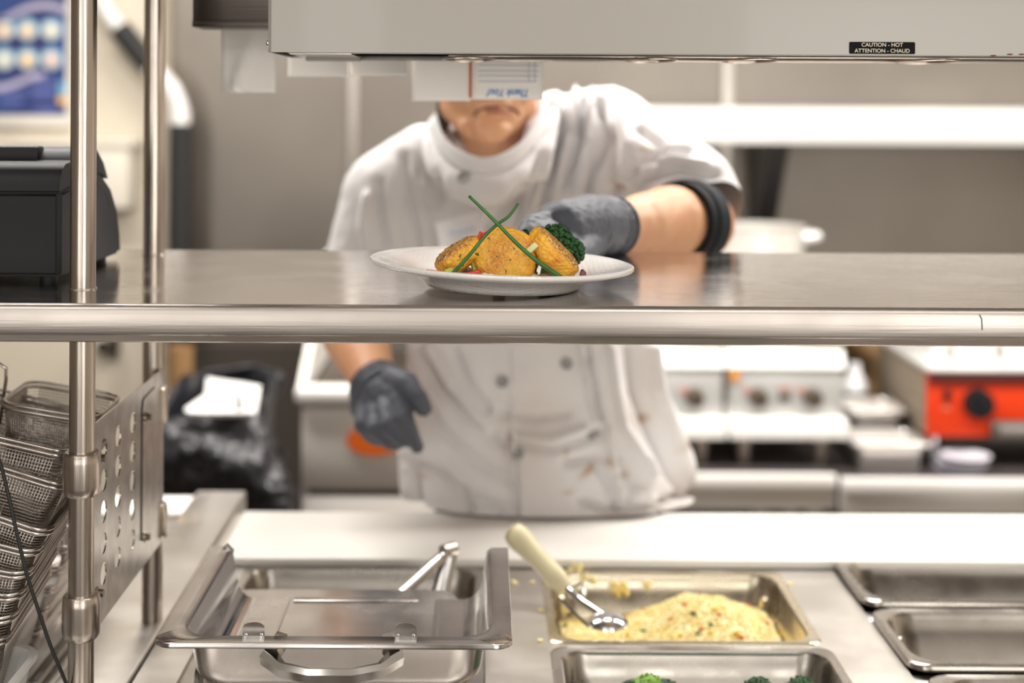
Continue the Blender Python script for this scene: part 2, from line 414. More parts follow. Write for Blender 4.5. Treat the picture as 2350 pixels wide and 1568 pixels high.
def pan(label, cx, cy, z, w, d, dep, group=None, m=PANM, **k):
    o = obj('food_pan', G().loft(pan_loops(w, d, dep, **k)), m, hard=50)
    o.location = (cx, cy, z); tag(o, label, 'pan', group)
    return o
FARP = mat('far_pan_steel', (.80, .77, .74), .3, .9)
c = P(2016, 940, 3.62); pan('smaller steel food pan resting behind the other pan beside the red appliance', c.x, 3.70, P(2016, 942, 3.62).z, .155, .17, .10, m=FARP, r=.02)
pan_b = P(2046, 1030, 3.5)
pan('larger white-sided steel food pan on the low table left of the red appliance', P(2040, 1020, 3.48).x, 3.53, P(2040, 1018, 3.45).z, .19, .17, .095, m=FARP, r=.02)
c = P(2014, 985, 3.68)
sb = tag(obj('storage_box', G().box(c.x-.10, c.x+.06, 3.64, 3.85, zs, P(2016, 985, 3.62).z+.005, .006), mat('box_dark', (.10, .09, .08), .5)),
    'dark low box holding up the smaller steel pan', 'box')
# shaker bottle
c = P(1990, 905, 3.68)
bt = thing('squeeze_bottle', 'small bottle with white cap standing behind the steel pans', 'bottle', (c.x, 3.86, zs))
zz = P(1990, 930, 3.86).z
obj('body', G().lathe([(0, zs), (.03, zs), (.032, zs+.01), (.032, zz), (.028, zz+.01), (0, zz+.01)], (c.x+.02, 3.88, 0), 24), mat('bottle_grey', (.42, .40, .38), .4), bt)
obj('collar', G().lathe([(0, zz+.01), (.036, zz+.01), (.036, zz+.035), (0, zz+.035)], (c.x+.02, 3.88, 0), 24), BLACK, bt)
obj('cap', G().lathe([(0, zz+.035), (.034, zz+.035), (.032, zz+.06), (.016, zz+.085), (.014, zz+.11), (0, zz+.112)], (c.x+.02, 3.88, 0), 24), mat('cap_white', (.88, .88, .9), .3), bt)
# canister and dark cloth shape behind
c = P(2040, 840, 4.0)
g = G().capsule((c.x-.07, 4.12, c.z+.10), (c.x+.05, 4.10, c.z-.10), .05, .07).ico((c.x+.03, 4.12, c.z+.07), .06).capsule((c.x, 4.12, c.z-.1), (c.x+.03, 4.12, zs+.04), .07, .05)
me = remesh(g, .008, 6)
VL = vlist(me)
for v in VL: v.co += v.normal*nz(v.co, 12)*.02
vput(me, VL)
tag(obj('paper_sack', me, mat('sack_brown', (.10, .065, .035), .7, var=(6, 0, (.28, .15, .05)))), 'crumpled dark brown sack against the wall behind the bottle', 'sack')
# red appliance
y0 = 3.5
x0 = P(2127, 900, y0).x; zr0 = P(2200, 1003, y0).z; zr1 = P(2200, 852, y0).z
red = thing('red_appliance', 'red countertop appliance with a large black knob and steel top', 'kitchen appliance', (x0+.2, y0+.2, zs))
REDM = mat('red_enamel', (.66, .040, .004), .5, spec=.25)
obj('body', G().box(x0, x0+.75, y0+.012, y0+.42, zr0, zr1, .006), mat('beige_side', (.34, .28, .21), .5, .3), red)
obj('front_panel', G().box(x0, x0+.75, y0, y0+.013, zr0, zr1, .003), REDM, red)
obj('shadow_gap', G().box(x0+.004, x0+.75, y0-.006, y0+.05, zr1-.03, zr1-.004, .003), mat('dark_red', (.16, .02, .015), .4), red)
obj('steel_top', G().box(x0-.006, x0+.76, y0-.02, y0+.43, zr1, P(2200, 838, y0).z, .004), MATS['bright_steel'], red)
obj('lower_trim', G().box(x0+.155, x0+.75, y0-.012, y0+.02, zr0-.005, zr0+.042, .003), DARKST, red)
obj('trim_plate', G().box(x0+.175, x0+.75, y0-.016, y0, zr0+.008, zr0+.03, .003), mat('plate_grey', (.35, .32, .30), .4, .8), red)
c = P(2243, 925, y0)
kb = obj('knob', G().cyl((c.x, y0, c.z), (c.x, y0-.03, c.z), .038, .034, 32), BLACK, red)
obj('grip', G().box(c.x-.006, c.x+.006, y0-.045, y0-.028, c.z-.03, c.z+.03, .003), BLACK, kb)
c = P(2172, 905, y0)
obj('switch', G().box(c.x-.008, c.x+.008, y0-.01, y0, c.z-.014, c.z+.012, .002), BLACK, red)
obj('switch_mark', G().box(c.x-.010, c.x+.010, y0-.002, y0, c.z-.038, c.z-.030), mat('mark_orange', (.8, .2, .12), .5), red)
for lx in (x0+.032, x0+.68):
    for ly in (y0+.05, y0+.37):
        obj('leg', G().cyl((lx, ly, zs-.004), (lx, ly, zr0), .013, seg=16), mat('chrome', (.8, .8, .82), .12, 1), red)
# items on red appliance top
for i, (pa, pb, lab) in enumerate(((2128, 2166, 'small bright steel pot on the red appliance, left of the row'), (2178, 2278, 'wide bright steel pan on the middle of the red appliance'), (2296, 2420, 'bright steel pan on the red appliance at the frame edge'))):
    a = P(pa, 800, y0+.1); b = P(pb, 836, y0+.1)
    zt_ = P(2200, 838, y0).z
    w_ = b.x-a.x
    o = obj('steel_pan', G().loft([rrect(0, 0, 0, w_*.8, .16, .012), rrect(0, 0, .004, w_*.9, .18, .015), rrect(0, 0, .055, w_, .2, .018), rrect(0, 0, .055, w_-.006, .194, .016), rrect(0, 0, .008, w_*.88, .17, .013)]), MATS['bright_steel'])
    o.location = ((a.x+b.x)/2, y0+.16, zt_); tag(o, lab, 'pan')
# stack of trays
c = P(2205, 1095, 3.46)
for i in range(4):
    o = tag(obj('small_plate', G().lathe([(0, 0), (.03, 0), (.058, .007), (.059, .009), (.03, .003), (0, .003)], (0, 0, 0), 32), mat('plate_lilac', (.72, .70, .78), .3)),
            'small pale plate in the stack under the red appliance' , 'plate', 'pale plates stacked under the red appliance')
    o.location = (c.x+.006*(i % 2)+.003*i, 3.47, zs-.003+.0098*i)

# ------------------------------------------------------------------ fryer-like white cabinet
y0 = 3.0
zf = P(760, 880, y0).z
a = P(676, 900, y0).x; b = a+.52
fr = thing('fryer_cabinet', 'white fryer cabinet with an orange oval badge behind the gloved hand', 'fryer', ((a+b)/2, y0+.3, 0))
FW = mat('fryer_white', (.82, .78, .73), .4, 0)
obj('body', G().box(a+.012, b, y0+.02, y0+.62, .08, zf-.05, .006), FW, fr)
obj('front_lip', G().box(a, b, y0-.01, y0+.05, zf-.045, zf-.008, .012, 3), mat('lip_white', (.90, .88, .85), .3), fr)
for xx in (a+.001, b-.02):
    obj('side_guard', G().prism([(0, y0, zf-.03), (0, y0+.6, zf-.03), (0, y0+.6, zf+.22), (0, y0+.55, zf+.22), (0, y0+.06, zf)], (xx, 0, 0), (xx+.018, 0, 0)), FW, fr)
obj('fry_tank', G().box(a+.03, b-.03, y0+.06, y0+.5, zf-.045, zf-.02, .003), mat('tank_dark', (.06, .04, .025), .3, .6), fr)
obj('back_flue', G().box(a, b, y0+.6, y0+.66, .1, zf+.22, .004), DARKST, fr)
zd = P(760, 1133, y0).z
obj('door', G().box(a+.02, b-.01, y0+.008, y0+.022, .12, zd-.008, .003), FW, fr)
obj('door_gap', G().box(a+.03, b-.02, y0+.012, y0+.024, zd-.008, zd+.006), DARKST, fr)
obj('front_panel', G().box(a+.014, b-.005, y0+.006, y0+.022, zd+.006, zf-.055, .003), FW, fr)
c = P(860, 1012, y0)
g = G().cyl((c.x, y0+.008, c.z), (c.x, y0-.002, c.z), .06, seg=40)
for v in g.bm.verts: v.co.z = c.z+(v.co.z-c.z)*.52
obj('orange_badge', g, mat('badge_orange', (.85, .16, .012), .4), fr)
for lx in (a+.05, b-.05):
    for ly in (y0+.08, y0+.55): obj('foot', G().cyl((lx, ly, 0), (lx, ly, .085), .02), DARKST, fr)

# ------------------------------------------------------------------ rubbish bin
bc = P(500, 1000, 2.95)
bw = .50
bn = thing('rubbish_bin', 'rubbish bin lined with a crumpled black bag beyond the left counter', 'bin', (bc.x, 2.98, 0))
obj('tub', G().loft([rrect(bc.x, 2.98, 0, .20, .30, .05), rrect(bc.x, 2.98, .78, .24, .36, .06), rrect(bc.x, 2.98, .78, .23, .35, .06), rrect(bc.x, 2.98, .02, .19, .29, .05)]), mat('bin_grey', (.05, .05, .055), .5), bn)
zr = P(492, 858, 3.1).z
loops = []; nL = 64
for (w_, z_, rr) in ((.36, .50, .07), (.41, .60, .08), (.44, .72, .08), (.44, .84, .08), (.43, .93, .08), (.425, zr-.012, .08), (.40, zr, .07), (.37, zr-.01, .07), (.35, .82, .07), (.33, .70, .07)):
    l = rrect(bc.x-.01, 2.98, z_, w_*bw, .40 if w_ > .4 else .36, rr, 15)
    if z_ > .8:
        for p in l: p.z -= max(0, 2.98-p.y)/.19*.085
    loops.append([p+Vector((nz(p, 9)*.020+nz(p, 22, 3)*.010, nz(p, 8, 5)*.03+nz(p, 21, 2)*.014, nz(p, 6, 9)*.02)) for p in l])
g = G().loft(loops)
me = g.mesh('bag')
BAG = mat('bin_bag', (.022, .022, .027), .32, bump=(9, .9, .03))
bm = bmesh.new(); bm.from_mesh(me); bmesh.ops.subdivide_edges(bm, edges=bm.edges, cuts=2, use_grid_fill=True); bm.normal_update()
for v in bm.verts: v.co += v.normal*(abs(nz(v.co, 14, 4))*.03-.008)
bm.to_mesh(me); bm.free()
obj('bin_bag', me, BAG, bn, hard=0).data.shade_smooth()
g = G().capsule(P(560, 1080, 2.8), P(612, 1130, 2.78), .07, .05).capsule(P(560, 1080, 2.82), P(540, 960, 2.85), .07, .06).capsule(P(560, 1080, 2.8), P(420, 1050, 2.80), .07, .07)
me = remesh(g, .008, 5)
VL = vlist(me)
for v in VL: v.co += v.normal*(nz(v.co, 16)*.02+abs(nz(v.co, 34, 4))*.01)
vput(me, VL)
obj('bag_fold', me, BAG, bn, hard=0)
pb = thing('discarded_box', 'white cardboard box lying in the black-lined rubbish bin', 'box', P(530, 940, 2.92))
def quad(pts, th, y):
    ps = [P(x, yy, y+dy) for x, yy, dy in pts]
    nrm = (ps[1]-ps[0]).cross(ps[2]-ps[0]).normalized()*th
    return G().loft([[p for p in ps], [p+nrm for p in ps]])
PW = mat('white_card', (.90, .89, .87), .6)
obj('panel', quad([(475, 866, 0), (598, 885, 0), (588, 948, -.05), (465, 948, -.05)], .012, 2.82), PW, pb)
obj('flap', quad([(472, 905, -.02), (472, 948, -.06), (430, 946, -.06), (424, 938, -.05)], .01, 2.82), PW, pb)
obj('dark_slot', quad([(542, 903, 0), (552, 903, 0), (556, 940, -.02), (541, 940, -.02)], .004, 2.765), mat('slot_dark', (.03, .03, .02), .6), pb)
c = P(410, 818, 3.4)
tag(obj('cardboard_tub', G().lathe([(0, 0), (.025, 0), (.032, c.z+.02-.55), (.030, c.z+.02-.55), (0, .1)], (c.x, 3.42, .55), 20), mat('tub_brown', (.30, .17, .07), .6)), 'small brown tub on the dark ledge beyond the rubbish bin', 'tub')
tag(obj('dark_ledge', G().box(c.x-.15, c.x+.18, 3.3, 3.68, 0, .55, .01), mat('ledge_dark', (.04, .035, .03), .5)), 'dark low cupboard by the corner behind the rubbish bin', 'cupboard')

# ------------------------------------------------------------------ prep counter
ZC = 1.54-.637
def slab(xs, ys, holes, z0, z1):
    g = G(); bm = g.bm; V = {}
    def inh(x, y): return any(h[0] < x < h[1] and h[2] < y < h[3] for h in holes)
    def v(x, y, z):
        k = (round(x, 5), round(y, 5), z)
        if k not in V: V[k] = bm.verts.new((x, y, z))
        return V[k]
    solid = lambda i, j: 0 <= i < len(xs)-1 and 0 <= j < len(ys)-1 and not inh((xs[i]+xs[i+1])/2, (ys[j]+ys[j+1])/2)
    for i in range(len(xs)-1):
        for j in range(len(ys)-1):
            if not solid(i, j): continue
            a, b, c, d = xs[i], xs[i+1], ys[j], ys[j+1]
            bm.faces.new((v(a, c, z1), v(b, c, z1), v(b, d, z1), v(a, d, z1)))
            bm.faces.new((v(a, c, z0), v(a, d, z0), v(b, d, z0), v(b, c, z0)))
            for (ii, jj, p, q) in ((i-1, j, (a, c), (a, d)), (i+1, j, (b, c), (b, d)), (i, j-1, (a, c), (b, c)), (i, j+1, (a, d), (b, d))):
                if not solid(ii, jj): bm.faces.new((v(*p, z0), v(*q, z0), v(*q, z1), v(*p, z1)))
    return g
HA = (-.316, -.011, 1.445, 1.95); HB = (.088, .393, 1.696, 1.934); HC = (.091, .398, 1.418, 1.659)
HD = (.481, .83, 1.815, 1.972); HE = (.481, .83, 1.622, 1.775); HF = (.481, .83, 1.42, 1.575)
HOLES = [HA, HB, HC, (.481, .83, 1.41, 1.965)]
xs = sorted({-.386, 1.15, *[h[0] for h in HOLES], *[h[1] for h in HOLES]}); ys = sorted({1.22, 2.21, *[h[2] for h in HOLES], *[h[3] for h in HOLES]})
pc_ = thing('prep_counter', 'long stainless prep counter with sunken food pans under the pass shelf', 'counter', (.35, 1.7, 0))
obj('worktop', slab(xs, ys, HOLES, ZC-.02, ZC-.0015), COUNTM, pc_, hard=30)
for nm, bx in (('front_panel', (-.386, 1.15, 1.235, 1.25)), ('back_panel', (-.386, 1.15, 2.17, 2.185)), ('side_panel', (-.386, -.372, 1.25, 2.17)), ('side_panel', (1.136, 1.15, 1.25, 2.17))):
    obj(nm, G().box(*bx, .12, ZC-.02), COUNTM, pc_)
obj('base_shelf', G().box(-.37, 1.135, 1.26, 2.16, .3, .315), DARKST, pc_)
for lx in (-.34, 1.1):
    for ly in (1.28, 2.13): obj('leg', G().cyl((lx, ly, 0), (lx, ly, .13), .02), COUNTM, pc_)
for hx in (.487,):
    for hy0, hy1 in ((1.78, 1.81), (1.58, 1.61)):
        obj('cross_bar', G().box(.47, .83, hy0, hy1, ZC-.02, ZC-.006, .003), COUNTM, pc_)
# side table on the left with raised edge strip
stb = thing('side_table', 'stainless side table with a raised edge strip at the far left', 'table', (-.75, 1.8, 0))
obj('edge_strip', G().box(-.471, -.390, 1.22, 2.335, ZC-.03, ZC+.001, .004, 3), COUNTM, stb)
obj('worktop', G().box(-1.5, -.473, 1.22, 2.32, ZC-.03, ZC-.006, .003), COUNTM, stb)
for lx in (-1.45, -.43):
    for ly in (1.26, 2.28): obj('leg', G().cyl((lx, ly, 0), (lx, ly, ZC-.03), .02), COUNTM, stb)
obj('front_panel', G().box(-1.5, -.395, 1.26, 1.27, .2, ZC-.03), COUNTM, stb)
c = P(418, 1146, 2.28)
tag(obj('paper_sheet', G().box(-.70, P(463, 1146, 2.25).x, 2.21, 2.31, ZC-.006, ZC-.001, .002), PW), 'white board lying at the back of the left side table', 'board')
c = P(437, 1166, 2.2)
g = G()
for k in range(7): g.ico((c.x+random.uniform(-.012, .012), 2.19+random.uniform(-.02, .02), ZC-.003+random.random()*.002), random.uniform(.003, .006), 1)
tag(obj('orange_crumbs', g, mat('crumb_orange', (.85, .48, .18), .6)), 'few orange food crumbs on the left side table', 'crumbs', kind='stuff')

# cutting board
a = P(560, 1175, 2.18); f = P(510, 1285, 1.956)
ZB = ZC+.012
tag(obj('cutting_board', G().box(-.368, 1.14, 1.956, 2.182, ZC-.0005, ZB, .004, 3), BOARDM), 'long white cutting board running along the back of the prep counter', 'cutting board')

# ------------------------------------------------------------------ pans in the counter
PANY = mat('pan_steel_golden', (.62, .55, .42), .26, 1, rvar=(18, .07))
pan('full size steel pan holding the tongs under the open lid', -.1635, 1.6975, ZC, .327, .527, .10)
pan('steel pan half full of yellow rice', .2405, 1.813, ZC+.0005, .325, .262, .075, m=PANY)
pan('steel pan with broccoli at the lower edge, in front of the rice pan', .2435, 1.541, ZC+.0005, .33, .262, .09)
zr_ = ZC+.010
pan('empty shallow steel pan, rearmost of the right-hand row', P(1915, 1292, 1.98).x+.167, 1.888, zr_, .345, .176, .07, r=.04)
pan('empty shallow steel pan, middle of the right-hand row', P(2000, 1405, 1.76).x+.174, 1.690, zr_-.002, .345, .182, .07, r=.04)
pan('steel pan at the lower right corner, nearest of the right-hand row', .487+.174, 1.492, zr_-.004, .345, .176, .07, r=.04)

# lid, flipped over, open at the back
LZ = ZC+.126
def lid_mesh(w, d, h, up, ycut, r=.034, fl=.0245, br=.022, taper=.006, t=.0013):
    s = -1 if up else 1; L = []
    wi, di = w-2*fl, d-2*fl
    def sh(off):
        L = []
        for k in range(7):
            a = math.pi/2*k/6
            ins = taper+br*(1-math.sin(a)) if k else taper+br
            L.append((ins, -h+br*(1-math.cos(a))))
        return [(i+off, z) for i, z in L]
    prof = [(taper+br+.03, -h-t)]+[(i, z-t*.7) for i, z in sh(-t)]+[(0-t, -.006), (-.004, -t), (-fl+.002, -t), (-fl, -.005), (-fl, -.001), (-fl+.001, .0003), (-.005, .0), (0, -.004)]+[(i, z) for i, z in sh(0)][::-1]+[(taper+br+.03, -h)]
    for ins, z in prof:
        rr = r if ins > -.006 else r*.55
        L.append(rrect(0, 0, s*z, wi-2*ins, di-2*ins, max(.006, rr), 8))
    g = G().loft(L)
    bmesh.ops.bisect_plane(g.bm, geom=g.bm.verts[:]+g.bm.edges[:]+g.bm.faces[:], plane_co=(0, ycut, 0), plane_no=(0, 1, 0), clear_outer=True)
    return g
lx = (P(360, 1470, 1.345).x+P(1165, 1480, 1.345).x)/2
lid = thing('hinged_pan_lid', 'stainless half lid flipped upside down with its strap handle facing the camera', 'lid', (lx, 1.345, LZ))
o = obj('shell', lid_mesh(.342, .60, .060, False, -.005), LIDM, None, hard=50); o.parent = lid; o.location = (0, .30, 0)
zz = LZ-.060
obj('hinge_strip', G().box(lx-.075, lx+.068, 1.628, 1.639, zz+.0003, zz+.0022, .0008), LIDM, lid)
obj('floor_seam', G().box(lx-.082, lx-.079, 1.40, 1.638, zz+.0002, zz+.0014), LIDM, lid)
obj('floor_seam', G().box(lx+.092, lx+.095, 1.40, 1.638, zz+.0002, zz+.0014), LIDM, lid)
for px in (582, 931):
    c = P(px, 1450, 1.366)
    g = G().loft([[Vector((c.x+.0105*math.cos(t), 1.366+dy, LZ-.0045+(.0115+.0055*math.sin(t) if 0 < i < 13 else 0))) for i, t in enumerate([math.pi]+[math.pi*(1-k/12) for k in range(13)]+[0])] for dy in (0, .0015)])
    tb = obj('clip_tab', g, LIDM, lid)
    for s in (-1, 1):
        obj('rivet', G().cyl((c.x+s*.0075, 1.366, LZ), (c.x+s*.0075, 1.3645, LZ), .0014, seg=12), mat('chrome', (0, 0, 0)), tb)
# torn notch tab at the rear left flange
c = P(520, 1290, 1.63)
obj('rear_clip', G().tube([(c.x-.004, 1.632, c.z-.02), (c.x+.001, 1.634, c.z+.0), (c.x+.004, 1.634, c.z+.012), (c.x-.002, 1.632, c.z+.018)], .0045, 8, flat=(1, .35)), LIDM, lid)
hx = P(766, 1500, 1.36).x
yw = 1.345+.028
hp = [(hx-.052, yw+.01, LZ-.016), (hx-.056, yw-.03, LZ-.022), (hx-.060, yw-.045, LZ-.027), (hx-.046, yw-.062, LZ-.036), (hx-.02, yw-.068, LZ-.040), (hx+.02, yw-.068, LZ-.040), (hx+.046, yw-.062, LZ-.036), (hx+.060, yw-.045, LZ-.027), (hx+.056, yw-.03, LZ-.022), (hx+.052, yw+.01, LZ-.016)]
hz_ = [-.006, -.010, -.014, -.021, -.024]; hz_ += hz_[::-1]
hy_ = [1.371, 1.356, 1.346, 1.334, 1.328]; hy_ += hy_[::-1]
hp = [Vector((p[0], y_, LZ+z_)) for p, y_, z_ in zip(hp, hy_, hz_)]
g = G(); loops = []
for i, p in enumerate(hp):
    t = (hp[min(i+1, len(hp)-1)]-hp[max(i-1, 0)]).normalized()
    n = Vector((t.y, -t.x, 0)).normalized()
    wd = [.013, .015, .016, .010, .009, .009, .010, .016, .015, .013][i]
    u = Vector((0, 0, 1))
    loops.append([p+n*wd*.6+u*.003, p+n*wd*.3+u*.008, p-n*wd*.5+u*.006, p-n*wd*.65-u*.002, p-n*wd*.2-u*.006, p+n*wd*.5-u*.005])
g.loft(loops)
obj('handle', g, mat('handle_steel', (.62, .60, .58), .14, 1), lid, hard=25)
lid2 = thing('closed_pan_lid', 'closed half of the stainless lid lying under the flipped half', 'lid', (-.1635, 1.43, ZC))
o = obj('shell', lid_mesh(.332, .60, .056, True, -.045), LIDM, None, hard=50); o.parent = lid2; o.location = (0, .285, .009)

# tongs
ap = P(1028, 1266, 1.80)
tg = thing('tongs', 'stainless tongs standing in the pan with their hinged end up', 'tongs', ap)
def bar(pts, w0, w1):
    g = G(); n = len(pts)
    return g.tube(pts, .007, 8, radii=[1.5*(w0+(w1-w0)*i/(n-1)) for i in range(n)], flat=(1, .5))
CH = mat('chrome', (0, 0, 0)); TG = mat('tongs_steel', (.55, .53, .52), .22, 1)
obj('arm', bar([ap, P(1000, 1290, 1.79), P(945, 1340, 1.77), P(880, 1398, 1.745), P(850, 1425, 1.735)], .0065, .009), TG, tg)
obj('arm', bar([ap+Vector((.002, .008, 0)), P(1026, 1300, 1.80), P(1014, 1350, 1.79), P(1000, 1400, 1.78), P(990, 1440, 1.77)], .0075, .009), TG, tg)
obj('hinge', G().cyl(ap+Vector((-.006, -.004, .001)), ap+Vector((.008, .010, .001)), .0085, seg=20), TG, tg)
obj('pull_ring', G().tube([P(1018+7*math.cos(t), 1274+7*math.sin(t), 1.79) for t in [2*math.pi*k/14 for k in range(14)]], .0016, 6, closed=True), CH, tg)

# scoop in the rice
sp = thing('rice_scoop', 'scoop with a cream plastic handle and steel bowl resting in the rice', 'scoop', P(1400, 1440, 1.74))
h0 = P(1178, 1222, 1.86); h1 = P(1300, 1352, 1.80); b0 = P(1395, 1432, 1.745)
g = G(); n = 14; loops = []
dv = (h1-h0); q = dv.normalized().to_track_quat('Z', 'Y')
for i in range(n+1):
    t = i/n; r = [.0145, .0165, .0168, .0160, .0150, .0142, .0138, .0136, .0136, .0138, .0142, .0144, .0138, .0120, .0085][i]
    c = h0+dv*t
    loops.append([c+q@Vector((r*.9*math.cos(a), r*math.sin(a), 0)) for a in [2*math.pi*k/20 for k in range(20)]])
obj('handle', g.loft(loops), CREAMP, sp)
obj('handle_cap', G().cyl(h0-dv.normalized()*.0025, h0+dv.normalized()*.001, .012, .0148), mat('cream_cap', (.55, .46, .25), .5), sp)
obj('shank', G().tube([h1-dv*.02, h1+(b0-h1)*.4, b0+Vector((0, 0, .006))], .005, 12), CH, sp)
obj('trigger_rod', G().tube([P(1282, 1372, 1.795), P(1320, 1410, 1.77), P(1352, 1440, 1.75)], .0022, 8), CH, sp)
obj('trigger_rod', G().tube([P(1292, 1380, 1.795), P(1334, 1420, 1.77), P(1365, 1446, 1.75)], .0016, 8), CH, sp)
obj('thumb_lever', G().tube([P(1313, 1350, 1.79), P(1336, 1340, 1.79), P(1344, 1352, 1.79), P(1340, 1368, 1.79)], .0025, 8), CH, sp)
g = G(); bc_ = b0; loops = []
for k in range(8):
    t = math.pi/2*k/7; loops.append([bc_+Vector((.026*math.cos(a)*math.sin(t) if k else .0001*math.cos(a), .026*math.sin(a)*math.sin(t) if k else .0001*math.sin(a), .013*math.cos(t))) for a in [2*math.pi*j/24 for j in range(24)]])
loops.append([bc_+Vector((.0245*math.cos(a), .0245*math.sin(a), 0)) for a in [2*math.pi*j/24 for j in range(24)]])
loops.append([bc_+Vector((.014*math.cos(a), .014*math.sin(a), .009)) for a in [2*math.pi*j/24 for j in range(24)]])
g.loft(loops)
obj('bowl', g, CH, sp)

# rice
RICE = mat('rice', (1.0, .90, .52), .6, sss=.1, bump=(350, .25, .001), var=(50, 0, (.97, .78, .32)))
zp0 = ZC-.073
def hrice(x, y):
    u = (x-.2405)/.15; v = (y-1.813)/.118
    h = .022+.046*math.exp(-((u-.33)/.50)**2-((v-.25)/.9)**2)-.006*max(0, -u)
    h += .006*noise.noise(Vector((x*22, y*22, 0)))+.0035*noise.noise(Vector((x*70, y*70, 3)))+.0018*noise.noise(Vector((x*170, y*170, 7)))
    return zp0+max(.003, h-.02*max(0, abs(u)-.9)*3)
g = G(); nx, ny = 120, 90; rows = []
for j in range(ny+1):
    row = []
    for i in range(nx+1):
        x = .2405+(-1+2*i/nx)*.138; y = 1.813+(-1+2*j/ny)*.106
        row.append(g.bm.verts.new((x, y, hrice(x, y))))
    rows.append(row)
for j in range(ny):
    for i in range(nx): g.bm.faces.new((rows[j][i], rows[j][i+1], rows[j+1][i+1], rows[j+1][i]))
me = g.mesh('rice')
g = G(); g.bm.from_mesh(me)
for k in range(2600):
    x = .2405+random.uniform(-.95, .95)*.138; y = 1.813+random.uniform(-.95, .95)*.106
    z = hrice(x, y); rt = Matrix.Rotation(random.random()*6, 3, 'Z') @ Matrix.Rotation(random.uniform(-.6, .6), 3, 'Y')
    g.ico((x, y, z+.0005), .0016, 1, (1.9, .8, .8), rt)
for px, py, nn in ((1352, 1330, 10), (1420, 1345, 22), (1478, 1340, 6), (1430, 1358, 8), (1320, 1305, 10), (1290, 1400, 14)):
    for k in range(nn):
        p = P(px+random.uniform(-16, 16), py+random.uniform(-10, 10), 1.925 if px > 1310 else 1.86)
        if px > 1310: p.y = 1.93-.012*(ZC-p.z)/.07-.0035
        else: p.x = max(p.x, .105)
        g.ico(p, random.uniform(.002, .0042), 1)
me = g.mesh('rice')
tag(obj('yellow_rice', me, RICE, hard=0), 'heap of yellow rice with vegetable bits in the steel pan', 'rice', kind='stuff')
cols = [((.75, .20, .03), 9, 'orange pepper bit'), ((.02, .09, .03), 6, 'green pepper bit'), ((.85, .60, .03), 6, 'yellow corn bit')]
spots = {0: [(1572, 1388), (1652, 1412), (1716, 1390), (1540, 1425), (1432, 1420), (1610, 1445), (1762, 1432), (1700, 1462), (1480, 1400)],
         1: [(1478, 1448), (1602, 1455), (1630, 1436), (1590, 1410), (1792, 1428), (1296, 1438)],
         2: [(1690, 1455), (1785, 1457), (1630, 1452), (1560, 1460), (1440, 1456), (1640, 1400)]}
names = {0: 'orange_vegetable_bit', 1: 'green_vegetable_bit', 2: 'yellow_vegetable_bit'}
labs = {0: 'small orange vegetable bit in the yellow rice', 1: 'small dark green vegetable bit in the yellow rice', 2: 'small bright yellow bit in the yellow rice'}
for ci in range(3):
    for (px, py) in spots[ci]:
        # walk along the sight line down to the rice surface
        y = 1.93
        while y > 1.70:
            p = P(px, py, y)
            if p.z >= hrice(p.x, p.y): break
            y -= .002
        p.z = hrice(p.x, p.y)
        rt = Matrix.Rotation(random.random()*6, 3, 'Z') @ Matrix.Rotation(random.random(), 3, 'X')
        g = G().ico((0, 0, 0), .0042, 1, (1.3, .9, .6), rt)
        o = obj(names[ci], g, mat(names[ci], cols[ci][0], .45)); o.location = p+Vector((0, 0, .001))
        tag(o, labs[ci], 'vegetable', labs[ci].replace('small ', '').replace('bit', 'bits'))
# grains spilled on the counter
g = G()
for px, py in ((1183, 1338), (1222, 1336), (1241, 1400), (1240, 1470), (1178, 1335), (1812, 1340), (1350, 1302), (1318, 1302)):
    y = 2079/(py-H0-RO*(px-X0)); g.ico((P(px, py, y).x, y, ZC), .0032, 1, (1.2, 1, .7))
tag(obj('spilled_rice', g, RICE), 'rice grains spilled on the steel counter around the pan', 'rice', kind='stuff')

# broccoli florets
BROC = mat('broccoli_green', (.02, .115, .018), .5, bump=(500, .8, .002), var=(120, 0, (.006, .04, .010)))
BROCL = mat('broccoli_light', (.22, .42, .06), .5, bump=(500, .8, .002))
STEM = mat('broccoli_stem', (.42, .55, .20), .5)
def floret(name, c, r, label, group, m=BROC, n=260, axis=(0, 0, 1), flat=.8):
    c = Vector(c); q = Vector(axis).normalized().to_track_quat('Z', 'Y')
    t = thing(name, label, 'vegetable', c, group)
    g = G(); lob = [(Vector((0, 0, .15)), .6)]+[(Vector((math.cos(a), math.sin(a), -.05))*.55, .45) for a in [k*1.2566 for k in range(5)]]
    for k in range(n):
        lc, lr = random.choice(lob)
        d = Vector((random.gauss(0, 1), random.gauss(0, 1), random.gauss(.4, .9))).normalized()
        p = (lc+d*lr); p.z *= flat
        g.ico(c+q@(p*r), random.uniform(.055, .10)*r, 1)
    for lc, lr in lob: g.ico(c+q@Vector((lc.x*r, lc.y*r, lc.z*r*flat)), lr*r*.95, 2, (1, 1, flat))
    obj('crown', g, m, t, hard=0)
    obj('stem', G().tube([c+q@Vector((0, 0, 0)), c+q@Vector((0, 0, -r*.9)), c+q@Vector((r*.1, 0, -r*1.5))], r*.25, 10), STEM, t)
    return t
for px, py, r, m, lab in ((1490, 1556, .020, BROCL, 'bright green broccoli floret poking up in the lower pan'), (1527, 1566, .016, BROC, 'dark broccoli floret just right of the bright one'), (1452, 1568, .014, BROC, 'dark broccoli floret just left of the bright one'), (1740, 1562, .016, BROC, 'dark broccoli floret by itself in the lower pan'), (1838, 1562, .018, BROC, 'dark broccoli floret near the right end of the lower pan')):
    c = P(px, py-8, 1.575); floret('broccoli_floret', c-Vector((0, 0, r*.6)), r, lab, None, m, 150)
g = G()
g.loft([rrect(.2435, 1.541, ZC-.088, .28, .215, .03), rrect(.2435, 1.541, ZC-.052, .288, .222, .03)])
